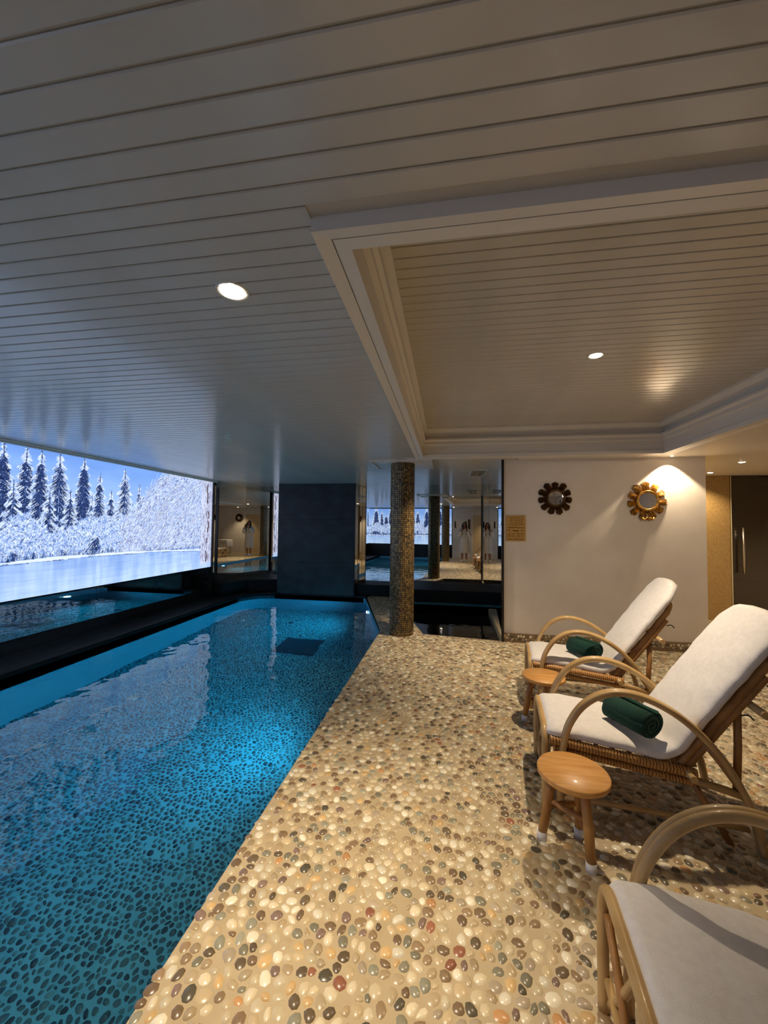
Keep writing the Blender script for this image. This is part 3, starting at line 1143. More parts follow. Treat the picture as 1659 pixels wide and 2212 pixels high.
# ------------------------------------------------------------------ mosaic pillars
M_mosaic = mat('bronze_mosaic_tile', rough=0.3, metal=0.35, attr='Col', spec=0.8)
M_joint = mat('mosaic_joint', (44, 38, 30), 0.7)


def pillar_mesh():
    v, f, cols = [], [], []
    nt_, rows = 40, 86
    dz = CEIL / rows
    pal = lin([(150, 124, 80), (120, 100, 68), (168, 140, 90), (100, 86, 62), (134, 114, 78)])
    for i in range(rows):
        for k in range(nt_):
            a0 = 2 * math.pi * (k + 0.07) / nt_
            a1 = 2 * math.pi * (k + 0.93) / nt_
            z0_, z1_ = i * dz + 0.0016, (i + 1) * dz - 0.0016
            b0 = len(v)
            for rr_, ins in ((PR - 0.003, 0.0), (PR + 0.0012 + 0.001 * rng.random(), 0.06)):
                da = (a1 - a0) * ins
                dzz = dz * ins
                for (a, z) in ((a0 + da, z0_ + dzz), (a1 - da, z0_ + dzz), (a1 - da, z1_ - dzz), (a0 + da, z1_ - dzz)):
                    v.append((rr_ * math.cos(a), rr_ * math.sin(a), z))
            f += [(b0 + 4, b0 + 5, b0 + 6, b0 + 7)] + [(b0 + j, b0 + (j + 1) % 4, b0 + 4 + (j + 1) % 4, b0 + 4 + j) for j in range(4)]
            cols += [pal[rng.integers(5)] * rng.uniform(0.85, 1.15)] * 8
    me = bpy.data.meshes.new('mosaic_tiles')
    me.from_pydata(v, [], f)
    at = me.color_attributes.new('Col', 'FLOAT_COLOR', 'POINT')
    c = np.ones((len(v), 4))
    c[:, :3] = np.array(cols)
    at.data.foreach_set('color', c.reshape(-1))
    me.materials.append(M_mosaic)
    me.update()
    return me


tiles_me = pillar_mesh()
for (x, y, lab) in ((PX, PY, 'round pillar clad in small bronze mosaic tiles between the pool and the plunge pool'),
                    (-0.78, -0.28, 'mosaic pillar beside the robed person seen in the far mirror')):
    p = empty('mosaic_pillar', (x, y, 0))
    tag(p, lab, 'pillar', group='mosaic pillars')
    p['kind'] = 'thing'
    MB().lathe([(PR - 0.003, 0.0), (PR - 0.003, CEIL)], 40).build('shaft', M_joint, p)
    o = link('mosaic_tiles', tiles_me, None, p)
    tag(o, kind='stuff')

# ------------------------------------------------------------------ downlights
def downlight(x, y, z, r, power, label, cone=110, blend=0.6, col=WARM, aim=None, size=0.03):
    root = empty('downlight', (x, y, z))
    tag(root, label, 'ceiling lamp', group='ceiling downlights')
    MB().lathe([(r * 0.98, 0.002), (r * 1.16, -0.004), (r * 1.2, 0.0), (r * 1.2, 0.004)], 28).build('trim_ring', M_trim, root)
    MB().lathe([(0.0, -0.010), (r * 0.6, -0.008), (r * 0.9, -0.003), (r * 0.98, 0.003), (0.0, 0.003)], 28).build('lens', M_lens, root)
    ld = bpy.data.lights.new('downlight_bulb', 'SPOT')
    ld.energy = power
    ld.color = col
    ld.spot_size = R(cone)
    ld.spot_blend = blend
    ld.shadow_soft_size = size
    lo = bpy.data.objects.new('downlight_bulb', ld)
    COL.objects.link(lo)
    lo.parent = root
    lo.location = (0, 0, -0.02)
    if aim is not None:
        d = Vector(aim) - Vector((x, y, z - 0.02))
        lo.rotation_euler = d.to_track_quat('-Z', 'Y').to_euler()
    return root


downlight(-0.824, 1.343, CEIL, 0.052, P_POOLLAMP, 'bright round downlight in the low ceiling above the pool edge', 84, 1.0)
downlight(1.044, 2.914, 2.733, 0.045, P_TRAY, 'bright round downlight in the middle of the raised ceiling tray', 98, 0.9)
downlight(2.72, 5.195, CEIL, 0.018, P_WALL, 'downlight hidden behind the tray edge washing the sunburst mirror wall', 100, 0.15)
downlight(-0.10, 5.09, CEIL, 0.018, P_PILLAR, 'downlight hidden behind the tray edge beside the mosaic pillar', 84, 1.0)
downlight(4.112, 6.82, CEIL, 0.04, P_CORR, 'small downlight close to the glass steam room front', 130, 0.7)
downlight(3.863, 5.78, CEIL, 0.04, P_CORR, 'small downlight in the passage ceiling beyond the white wall corner', 130, 0.7)
downlight(1.3, -1.5, CEIL, 0.045, P_HALL * 4.0, 'downlight behind the viewpoint over the white back wall', 100, 0.7)
downlight(3.2, 1.3, CEIL, 0.045, 150.0, 'unseen fill lamp added near the closest lounger to brighten the white wall', 58, 1.0, aim=(2.1, 5.3, 1.0), size=0.12)  # added fill light without a visible source, lifts the white wall
downlight(-0.5, -1.3, CEIL, 0.045, P_HALL * 0.4, 'downlight over the pool edge behind the mosaic pillar', 130, 0.7)


# underwater lamps
def pool_lamp(x, y, z, ang, power, label, cone=150):
    root = empty('pool_lamp', (x, y, z))
    tag(root, label, 'pool lamp', group='underwater pool lamps')
    root.rotation_euler = (0, math.pi / 2, ang)      # local z looks into the pool
    MB().lathe([(0.075, 0.0), (0.092, 0.0), (0.092, 0.008), (0.075, 0.010)], 24).build('steel_ring', M_steel, root)
    MB().lathe([(0.0, 0.0), (0.074, 0.0), (0.074, 0.008), (0.05, 0.022), (0.0, 0.03)], 24).build('lens', M_poollens, root)
    ld = bpy.data.lights.new('pool_bulb', 'SPOT')
    ld.energy = power
    ld.color = CYAN
    ld.spot_size = R(cone)
    ld.spot_blend = 1.0
    ld.shadow_soft_size = 0.05
    lo = bpy.data.objects.new('pool_bulb', ld)
    COL.objects.link(lo)
    lo.parent = root
    lo.location = (0, 0, 0.05)
    lo.rotation_euler = (math.pi, 0, 0)
    return root


pool_lamp(-1.47, 7.19, -0.36, math.pi + math.atan2(0.7, 2.45), P_UNDER * 1.1, 'lit underwater lamp on the slanted pool wall by the pillar')
pool_lamp(POOL_R - 0.002, 3.4, -0.5, math.pi, P_UNDER * 1.05, 'underwater lamp below the deck edge in the middle of the pool')
pool_lamp(POOL_R - 0.002, -0.6, -0.55, math.pi, P_UNDER * 0.2, 'underwater lamp on the pool wall behind the viewpoint')

# ceiling air vent over plunge pool
vent = empty('ceiling_vent', (0.50, 6.55, CEIL))
tag(vent, 'white slotted air vent in the ceiling above the plunge pool', 'vent')
b = MB()
for (a, c) in (((-0.13, -0.38, -0.014), (0.13, -0.35, 0)), ((-0.13, 0.35, -0.014), (0.13, 0.38, 0)), ((-0.13, -0.35, -0.014), (-0.105, 0.35, 0)),
               ((0.105, -0.35, -0.014), (0.13, 0.35, 0))):
    b.box(a, c)
b.build('frame', M_trim, vent)
MB().box((-0.105, -0.35, -0.002), (0.105, 0.35, 0)).build('dark_back', M_frame, vent)
for i in range(6):
    x = -0.088 + i * 0.0335
    MB().box((x, -0.35, -0.012), (x + 0.007, 0.35, -0.004)).build('slat', M_steel, vent)

# ------------------------------------------------------------------ steam room front
YG = 7.2
gf = tag(MB().box((3.15, YG, 0), (4.62, YG + 0.06, CEIL)).build('wall_mosaic', M_goldmosaic), 'glossy gold mosaic wall at the end of the passage', 'wall', kind='structure')
door = empty('door_1', (4.64, YG, 0))
tag(door, 'tall bronze glass steam room door with a steel bar handle', 'door', kind='structure')
MB().box((0.012, 0.02, 0.01), (0.92, 0.032, CEIL - 0.01)).build('glass_leaf', M_doorglass, door)
MB().box((0.0, 0.01, 0.0), (0.012, 0.045, CEIL - 0.005)).build('edge_strip', mat('lit_glass_edge', (232, 214, 168), 0.2), door)  # light beige stands in for light along the polished glass edge
h = MB()
h.tube([(0.13, -0.06, 0.79), (0.13, -0.06, 1.535)], 0.016, 12)
h.tube([(0.13, -0.06, 0.93), (0.13, 0.02, 0.93)], 0.009, 8)
h.tube([(0.13, -0.06, 1.41), (0.13, 0.02, 1.41)], 0.009, 8)
h.build('handle', M_steel, door)
h = MB()
h.tube([(0.13, 0.11, 0.79), (0.13, 0.11, 1.535)], 0.016, 12)
h.tube([(0.13, 0.11, 0.93), (0.13, 0.032, 0.93)], 0.009, 8)
h.tube([(0.13, 0.11, 1.41), (0.13, 0.032, 1.41)], 0.009, 8)
h.build('handle', M_steel, door)
for nm, p, q, lb in (('wall_steam_back', (4.62, 9.0, 0), (7.2, 9.1, CEIL), 'dark brown far wall of the steam room behind the glass door'),
                     ('wall_steam_side', (4.5, YG + 0.06, 0), (4.62, 9.0, CEIL), 'dark brown side wall of the steam room by the gold mosaic'),
                     ('wall_steam_end', (7.1, YG + 0.06, 0), (7.2, 9.0, CEIL), 'dark brown end wall deep inside the steam room'),
                     ('floor_steam', (4.5, YG + 0.06, -0.1), (7.2, 9.1, 0.0), 'dark brown floor of the steam room'),
                     ('ceiling_steam', (4.5, YG + 0.06, CEIL), (7.2, 9.1, CEIL + 0.1), 'dark brown ceiling of the steam room'),
                     ('wall_steam_front', (5.56, YG, 0), (7.2, YG + 0.06, CEIL), 'dark brown front wall beside the glass door')):
    tag(MB().box(p, q).build(nm, M_steam), lb, 'wall', kind='structure')
bench = empty('steam_bench', (5.8, 8.7, 0))
tag(bench, 'brown tiled bench inside the dark steam room', 'bench')
MB().box((-1.1, -0.25, 0.0), (1.2, 0.28, 0.40)).build('base', M_bench, bench)
MB().box((-1.1, -0.30, 0.40), (1.2, 0.28, 0.46)).build('seat', M_bench, bench, bevel=0.01)


# ------------------------------------------------------------------ sunburst mirrors
def sunburst(name, loc, rad, glass_r, nrays, m_ray, m_rim, label, facing=0.0, seed=0, spin=0.0):
    g = random.Random(seed)
    root = empty(name, loc)
    root.rotation_euler = (0, 0, facing)
    tag(root, label, 'mirror', group='sunburst wall mirrors')
    for k in range(nrays):
        a = 2 * math.pi * k / nrays + math.pi / 2 + spin
        rl = rad * g.uniform(0.93, 1.03)
        hw = math.pi / nrays * 0.93
        nr, nc = 7, 13
        verts, faces = [], []
        for i in range(nr):
            t = i / (nr - 1)
            r = glass_r * 1.05 + (rl - glass_r * 1.05) * t
            width = rad * 0.52 * hw * (0.80 + 0.42 * math.sin(t * 2.4)) * (0.86 if i % 2 and i > 1 else 1.0) * (1.0 if i < nr - 1 else 0.55)
            for j in range(nc):
                s = (j / (nc - 1)) * 2 - 1
                rr_ = r
                if i == nr - 1:
                    rr_ = r - rad * 0.12 * abs(s) ** 1.2 - (0.09 * rad if j % 4 in (1, 2) else 0.0)
                px = s * width
                ridge = 0.007 * abs(((j * 0.5) % 1.0) - 0.5) * 2
                y = -(0.012 + ridge + 0.030 * math.sin(math.pi * min(1, t * 0.9 + 0.1)) * (1 - 0.5 * s * s) - 0.012 * t)
                ca, sa = math.cos(a), math.sin(a)
                verts.append((ca * rr_ - sa * px, y, sa * rr_ + ca * px))
        n = len(verts)
        back = [(x, -0.002, z) for x, _, z in verts]
        for i in range(nr - 1):
            for j in range(nc - 1):
                p0 = i * nc + j
                faces.append((p0, p0 + 1, p0 + nc + 1, p0 + nc))
                faces.append((n + p0, n + p0 + nc, n + p0 + nc + 1, n + p0 + 1))
        border = [j for j in range(nc)] + [i * nc + nc - 1 for i in range(1, nr)] + [(nr - 1) * nc + j for j in range(nc - 2, -1, -1)] + \
                 [i * nc for i in range(nr - 2, 0, -1)]
        for q in range(len(border)):
            p0, p1 = border[q], border[(q + 1) % len(border)]
            faces.append((p0, n + p0, n + p1, p1))
        MB().add(verts + back, faces).build('ray', m_ray, root)
    def ring(r0, r1, d0, d1, nm, m):
        b = MB()
        prof = [(r0, d0), ((r0 + r1) / 2, d1), (r1, d0), (r1, 0.0), (r0, 0.0)]
        v, f = [], []
        N = 40
        for k in range(N):
            a = 2 * math.pi * k / N
            for (r, d) in prof:
                v.append((r * math.cos(a), -d, r * math.sin(a)))
        n = len(prof)
        for k in range(N):
            for i in range(n):
                f.append((k * n + i, ((k + 1) % N) * n + i, ((k + 1) % N) * n + (i + 1) % n, k * n + (i + 1) % n))
        b.add(v, f, True)
        return b.build(nm, m, root, fix=True)
    ring(glass_r * 1.08, glass_r * 1.27, 0.042, 0.060, 'outer_rim', m_rim)
    ring(glass_r * 0.96, glass_r * 1.16, 0.046, 0.054, 'inner_rim', m_rim)
    v = [(0, -0.050, 0)]
    N = 32
    f = []
    for k in range(N):
        a = 2 * math.pi * k / N
        v.append((glass_r * math.cos(a), -0.044, glass_r * math.sin(a)))
    for k in range(N):
        f.append((0, 1 + (k + 1) % N, 1 + k))
    MB().add(v, f, True).build('glass', M_smallmirror, root, fix=True)
    return root


sunburst('sunburst_mirror', (1.391, 5.308, 1.885), 0.235, 0.094, 11, M_golddark, M_golddark, 'dark gilt sunburst mirror above the wooden notice on the white wall', seed=1)
sb2 = sunburst('sunburst_mirror', (2.475, 5.308, 1.85), 0.252, 0.104, 11, M_goldlit, M_goldlit, 'gold sunburst mirror coloured brighter for the spotlight on the white wall', seed=2, spin=0.05)
# carved ribbon and hanging pin at the foot of the bright one
b = MB()
b.tube(catmull([(-0.07, -0.03, -0.20), (-0.05, -0.06, -0.235), (-0.015, -0.055, -0.215), (0.0, -0.05, -0.24), (0.015, -0.055, -0.215), (0.05, -0.06, -0.235), (0.07, -0.03, -0.20)], 5), 0.012, 8)
b.build('carved_bow', M_goldlit, sb2)
sunburst('sunburst_mirror', (1.55, YEND + 0.004, 1.85), 0.25, 0.10, 12, M_golddark, M_golddark, 'dark sunburst mirror on the white wall behind the viewpoint, seen reflected',
         facing=math.pi, seed=3)
sunburst('sunburst_mirror', (3.596, -0.9, 1.85), 0.25, 0.10, 12, M_golddark, M_golddark, 'dark sunburst mirror on the side wall near the lounger heads, seen reflected',
         facing=-math.pi / 2, seed=4)

# ------------------------------------------------------------------ notice on the wall
sg = empty('wall_notice', (0.899, 5.308, 1.488))
tag(sg, 'small yellow brown notice board with faded print left of the sunburst mirrors', 'sign')
MB().box((-0.123, -0.012, -0.17), (0.123, 0.0, 0.17)).build('board', M_sign, sg, bevel=0.002)


def bars(name, rows, m, d=0.0006):
    b = MB()
    for (x0, x1, z, hh) in rows:
        b.box((x0, -0.012 - d, z - hh), (x1, -0.0121, z + hh))
    b.build(name, m, sg)


rows = []
g = random.Random(3)
for z in (0.145, 0.122, 0.098, 0.068, 0.045):
    x = -0.095 + g.uniform(0, 0.03)
    while x < 0.085:
        w_ = g.uniform(0.012, 0.04)
        rows.append((x, min(x + w_, 0.1), z, 0.0055))
        x += w_ + 0.008
for z in (-0.03, -0.075, -0.105):
    for x in (-0.085, -0.03, 0.03, 0.08):
        rows.append((x - g.uniform(.012, .02), x + g.uniform(.01, .02), z + g.uniform(-.004, .004), 0.008))
x = -0.1
while x < 0.09:
    w_ = g.uniform(0.02, 0.05)
    rows.append((x, x + w_, -0.145, 0.008))
    x += w_ + 0.006
bars('faded_print', rows, M_ink)
tag(bpy.data.objects['faded_print'], kind='stuff')
bars('dark_rule', [(-0.105, 0.105, 0.008, 0.004)], M_inkdark)
bars('dark_dash', [(-0.028, 0.028, -0.035, 0.0055)], M_inkdark, 0.0009)

# ------------------------------------------------------------------ rattan loungers
LW = 0.262


def cushion_mesh():
    pts = catmull([(-0.075, 0.395), (0.05, 0.400), (0.22, 0.392), (0.36, 0.378), (0.455, 0.370), (0.525, 0.400), (0.575, 0.470), (0.66, 0.60), (0.78, 0.775), (0.90, 0.945), (1.0, 1.085)], 9)
    m = len(pts)
    P = np.array(pts)
    L = np.concatenate([[0], np.cumsum(np.linalg.norm(np.diff(P, axis=0), axis=1))])
    tot = L[-1]
    N = 40
    v, f = [], []
    for i in range(m):
        t = P[min(i + 1, m - 1)] - P[max(i - 1, 0)]
        t /= np.linalg.norm(t)
        nx, nz = -t[1], t[0]
        s = L[i]
        e0, e1 = s, tot - s
        hw = 0.25
        ht = 0.042
        if e1 < 0.2:
            q = max(0.0, 1 - ((0.2 - e1) / 0.2) ** 2)
            hw = 0.25 * (0.30 + 0.70 * math.sqrt(q))
        if e0 < 0.04:
            hw *= 0.92 + 0.08 * math.sqrt(e0 / 0.04)
        ed = min(e0, e1)
        if ed < 0.03:
            ht *= 0.35 + 0.65 * math.sqrt(ed / 0.03)
        mid = math.exp(-((s - 0.56) / 0.10) ** 2)
        for k in range(N):
            a = 2 * math.pi * k / N
            ca, sa = math.cos(a), math.sin(a)
            y = hw * math.copysign(abs(ca) ** 0.55, ca)
            d = ht * math.copysign(abs(sa) ** 0.8, sa)
            d += 0.004 * math.sin(y * 40 + s * 9) * mid * (1 if sa > 0 else 0) + 0.0015 * math.sin(y * 17 + s * 31) + 0.0012 * math.sin(s * 57 - y * 23)
            # slight dip along the middle of the foot edge
            v.append((P[i][0] + nx * d, y, P[i][1] + nz * d))
    for i in range(m - 1):
        for k in range(N):
            k2 = (k + 1) % N
            f.append((i * N + k, i * N + k2, (i + 1) * N + k2, (i + 1) * N + k))
    b = MB().add(v, f, True)
    b.f.append(tuple(reversed(range(N)))); b.s.append(True)
    b.f.append(tuple((m - 1) * N + k for k in range(N))); b.s.append(True)
    return b


def wrapped(b, p, q, r, pitch=0.013, n=9):
    """cane bound with strips: gentle rings along the length"""
    p, q = Vector(p), Vector(q)
    L = (q - p).length
    m = max(4, int(L / pitch) * 2)
    pts = [p + (q - p) * i / m for i in range(m + 1)]
    b.tube(pts, [r * (1.0 if i % 2 else 0.90) for i in range(m + 1)], n)


def make_lounger():
    root = empty('rattan_lounger')
    hoop = [(0.0, 0.29), (0.006, 0.36), (0.035, 0.47), (0.10, 0.575), (0.19, 0.642), (0.29, 0.664), (0.40, 0.645), (0.51, 0.592), (0.61, 0.512), (0.70, 0.405),
            (0.77, 0.28), (0.82, 0.15), (0.85, 0.0)]
    for sgn in (-1, 1):
        b = MB()
        for off in (-0.011, 0.011):
            b.tube(catmull([(x, sgn * LW + off, z) for x, z in hoop], 6), 0.0165, 10)
        b.build('armrest', M_rattan, root)
        # binding at the front of the hoop
        MB().lathe([(0.034, 0.0), (0.036, 0.008), (0.036, 0.03), (0.034, 0.038)], 16, (0.0, sgn * LW, 0.285)).build('binding', M_rattan_d, root)
        b = MB()
        b.tube([(0.0, sgn * LW, 0.30), (-0.01, sgn * LW, 0.15), (-0.015, sgn * LW, 0.0)], 0.017, 9)
        b.build('front_leg', M_rattan, root)
        b = MB()
        wrapped(b, (-0.06, sgn * 0.245, 0.368), (0.60, sgn * 0.245, 0.312), 0.025)
        wrapped(b, (-0.04, sgn * 0.238, 0.322), (0.59, sgn * 0.238, 0.264), 0.018)
        b.build('side_rail', M_wrap, root)
        MB().tube([(0.57, sgn * 0.25, 0.285), (0.70, sgn * 0.255, 0.265), (0.785, sgn * LW, 0.25)], 0.018, 9).build('rear_rail', M_rattan, root)
        MB().tube([(0.585, sgn * 0.24, 0.27), (0.66, sgn * 0.235, 0.14), (0.74, sgn * 0.23, 0.0)], 0.016, 9).build('rear_leg', M_rattan_d, root)
        MB().tube([(0.775, sgn * 0.25, 0.27), (0.70, sgn * 0.235, 0.38), (0.635, sgn * 0.22, 0.46)], 0.014, 8).build('brace', M_rattan_d, root)
        MB().tube([(0.795, sgn * 0.19, 0.66), (0.79, sgn * 0.20, 0.45), (0.765, sgn * 0.235, 0.25)], 0.017, 8).build('back_prop', M_rattan_d, root)
        b = MB()
        wrapped(b, (0.545, sgn * 0.215, 0.335), (0.915, sgn * 0.205, 0.865), 0.022)
        wrapped(b, (0.572, sgn * 0.215, 0.325), (0.905, sgn * 0.205, 0.80), 0.02)
        b.build('back_rail', M_rattan_d, root)
        MB().tube([(-0.01, sgn * 0.255, 0.085), (0.30, sgn * 0.255, 0.095), (0.80, sgn * 0.255, 0.10)], 0.013, 8).build('floor_stretcher', M_rattan, root)
        # black hooks on the back rail
        for (hx, hz) in ((0.80, 0.60), (0.905, 0.755)):
            MB().tube(catmull([(hx, sgn * 0.205, hz), (hx + 0.03, sgn * 0.21, hz + 0.008), (hx + 0.05, sgn * 0.212, hz - 0.012)], 4), 0.0035, 6).build('hook', M_hook, root)
    # arch at the foot end with braces
    arch = [(-0.085, -LW + 0.008, 0.0), (-0.085, -LW + 0.004, 0.2), (-0.084, -LW + 0.008, 0.33), (-0.082, -LW + 0.05, 0.392), (-0.082, -0.12, 0.408), (-0.082, 0.12, 0.408), (-0.082, LW - 0.05, 0.392),
            (-0.084, LW - 0.008, 0.33), (-0.085, LW - 0.004, 0.2), (-0.085, LW - 0.008, 0.0)]
    MB().tube(catmull(arch, 6), 0.0175, 10).build('foot_arch', M_rattan, root)
    for sgn in (-1, 1):
        MB().tube(catmull([(-0.075, sgn * (LW - 0.02), 0.30), (-0.075, sgn * 0.10, 0.19), (-0.075, sgn * 0.02, 0.06), (-0.075, 0.0, 0.03)], 6), 0.012, 8).build('foot_brace', M_rattan_d, root)
        MB().tube(catmull([(-0.07, sgn * (LW - 0.02), 0.03), (-0.068, sgn * 0.15, 0.15), (-0.066, sgn * 0.05, 0.30), (-0.066, 0.0, 0.37)], 6), 0.012, 8).build('foot_brace', M_rattan, root)
    MB().tube([(-0.075, -LW, 0.10), (-0.075, LW, 0.10)], 0.013, 8).build('foot_stretcher', M_rattan, root)
    for (x, z, r, ext) in ((0.565, 0.315, 0.017, 0.315), (0.845, 0.655, 0.018, 0.315)):
        MB().tube([(x, -ext, z), (x, ext, z)], r, 10).build('dowel', M_rattan, root)
    for i in range(7):
        t = (i + 0.5) / 7
        MB().tube([(-0.02 + 0.56 * t, -0.21, 0.352 - 0.055 * t), (-0.02 + 0.56 * t, 0.21, 0.352 - 0.055 * t)], 0.011, 7).build('seat_slat', M_rattan_d, root)
    for i in range(6):
        t = (i + 0.6) / 6.4
        MB().tube([(0.56 + 0.42 * t, -0.2, 0.345 + 0.60 * t), (0.56 + 0.42 * t, 0.2, 0.345 + 0.60 * t)], 0.011, 7).build('back_slat', M_rattan_d, root)
    top = [(0.90, -0.205, 0.84), (0.93, -0.19, 0.885), (0.955, -0.12, 0.915), (0.965, 0.0, 0.925), (0.955, 0.12, 0.915), (0.93, 0.19, 0.885), (0.90, 0.205, 0.84)]
    MB().tube(catmull(top, 5), 0.018, 9).build('back_arch', M_rattan_d, root)
    cushion_mesh().build('cushion', M_terry, root, fix=True)
    return root


GRP = 'rattan loungers with white towelling cushions'
l1 = make_lounger()
l1.location = (0.807, 3.641, 0)
l1.rotation_euler.z = -0.142
tag(l1, 'rattan lounger with a white towelling cushion standing closest to the white wall', 'lounger', GRP)
l2 = copy_tree(l1)
l2.location = (0.641, 2.461, 0)
l2.rotation_euler.z = -0.131
l2['label'] = 'middle rattan lounger of the row, its armrest just behind the round stool'
l3 = copy_tree(l1)
l3.location = (0.545, 1.09, 0)
l3.rotation_euler.z = -0.12
l3['label'] = 'rattan lounger closest to the viewer, without a towel on its white cushion'


# rolled towels
def towel_mesh(Lh=0.125):
    turns, steps = 2.6, 54
    out, inn = [], []
    for i in range(steps + 1):
        t = i / steps
        a = t * turns * 2 * math.pi
        r = 0.012 + 0.061 * t
        out.append((r * math.cos(a), r * math.sin(a)))
        inn.append(((r - 0.0165) * math.cos(a), (r - 0.0165) * math.sin(a)))
    # flattened a bit and with a loose flap at the end
    a = turns * 2 * math.pi
    poly = out + [(out[-1][0] + 0.0, out[-1][1] - 0.008)] + inn[::-1]
    n = len(poly)
    xs = [-Lh, -Lh + 0.006, -Lh * 0.5, 0.0, Lh * 0.5, Lh - 0.006, Lh]
    v, f = [], []
    for i, x in enumerate(xs):
        k = 0.94 if i in (0, len(xs) - 1) else 1.0
        for (p, q) in poly:
            v.append((x, p * k * 1.18, q * k * 0.92 + 0.0015 * math.sin(x * 40)))
    for i in range(len(xs) - 1):
        for j in range(n):
            j2 = (j + 1) % n
            f.append((i * n + j, i * n + j2, (i + 1) * n + j2, (i + 1) * n + j))
    # end strips
    m = steps + 1
    for base in (0, (len(xs) - 1) * n):
        for i in range(steps):
            f.append((base + i, base + i + 1, base + n - 2 - i, base + n - 1 - i))
    # solid heart so that the roll is closed
    b = MB().add(v, f, True)
    b.tube([(-Lh * 0.97, 0, 0), (0, 0, 0), (Lh * 0.97, 0, 0)], 0.061, 20)
    return b


tm = towel_mesh().mesh('towel')
tm.materials.append(M_green)


def towel(p, q, z, label):
    p, q = Vector((p[0], p[1], z)), Vector((q[0], q[1], z))
    o = bpy.data.objects.new('rolled_towel', tm)
    COL.objects.link(o)
    o.location = (p + q) / 2
    d = q - p
    o.rotation_euler = (R(200), 0, math.atan2(d.y, d.x))
    tag(o, label, 'towel', 'rolled green towels')
    return o


towel((0.915, 2.43), (1.045, 2.17), 0.495, 'rolled dark green towel lying on the seat of the middle lounger')
towel((1.065, 3.61), (1.205, 3.37), 0.495, 'rolled dark green towel lying on the lounger next to the white wall')


# ------------------------------------------------------------------ stools
def make_stool():
    root = empty('wooden_stool')
    Z = 0.372
    MB().lathe([(0.0, Z - 0.030), (0.146, Z - 0.030), (0.154, Z - 0.024), (0.156, Z - 0.007), (0.152, Z), (0.0, Z)], 40).build('seat', M_stool, root)
    feet = [(-0.125, 0.055), (0.045, -0.095), (0.06, 0.11)]
    tops = [(x * 0.62, y * 0.62) for x, y in feet]
    for (fx, fy), (tx, ty) in zip(feet, tops):
        lg = MB().tube([(tx, ty, Z - 0.028), ((tx + fx) / 2 + 0.003, (ty + fy) / 2, 0.19), (fx, fy, 0.028)], [0.020, 0.0225, 0.021], 10).build('leg', M_stoolleg, root)
        MB().tube([(fx, fy, 0.044), (fx, fy, 0.0)], 0.0235, 12).build('rubber_foot', M_rubber, lg)
    for i, zz_ in ((0, 0.20), (1, 0.13), (2, 0.165)):
        j = (i + 1) % 3
        def at(k, z):
            t = (Z - 0.028 - z) / (Z - 0.056)
            return (tops[k][0] + (feet[k][0] - tops[k][0]) * t, tops[k][1] + (feet[k][1] - tops[k][1]) * t, z)
        a, c = Vector(at(i, zz_)), Vector(at(j, zz_))
        MB().tube([a + (c - a) * t for t in (0, .2, .5, .8, 1)], [0.008, 0.012, 0.016, 0.012, 0.008], 8).build('stretcher', M_stoolleg, root)
    return root


s1 = make_stool()
s1.location = (0.585, 1.955, 0)
tag(s1, 'round wooden stool with white rubber feet in front of the middle lounger', 'stool', 'round wooden stools')
s2 = copy_tree(s1)
s2.location = (0.735, 3.15, 0)
s2.rotation_euler.z = 0.1
s2['label'] = 'round wooden stool between the far and the middle lounger'


# ------------------------------------------------------------------ person at the viewpoint (seen in the mirrors)
def remeshed(b, name, m, parent, voxel, smooth=4):
    me = b.mesh(name)
    o = bpy.data.objects.new(name, me)
    COL.objects.link(o)
    r = o.modifiers.new('r', 'REMESH')
    r.mode = 'VOXEL'
    r.voxel_size = voxel
    s = o.modifiers.new('s', 'SMOOTH')
    s.iterations = smooth
    dg = bpy.context.evaluated_depsgraph_get()
    dg.update()
    ev = o.evaluated_get(dg)
    nm = bpy.data.meshes.new_from_object(ev)
    o.modifiers.clear()
    o.data = nm
    nm.polygons.foreach_set('use_smooth', [True] * len(nm.polygons))
    nm.materials.clear()
    nm.materials.append(m)
    if parent:
        o.parent = parent
    return o


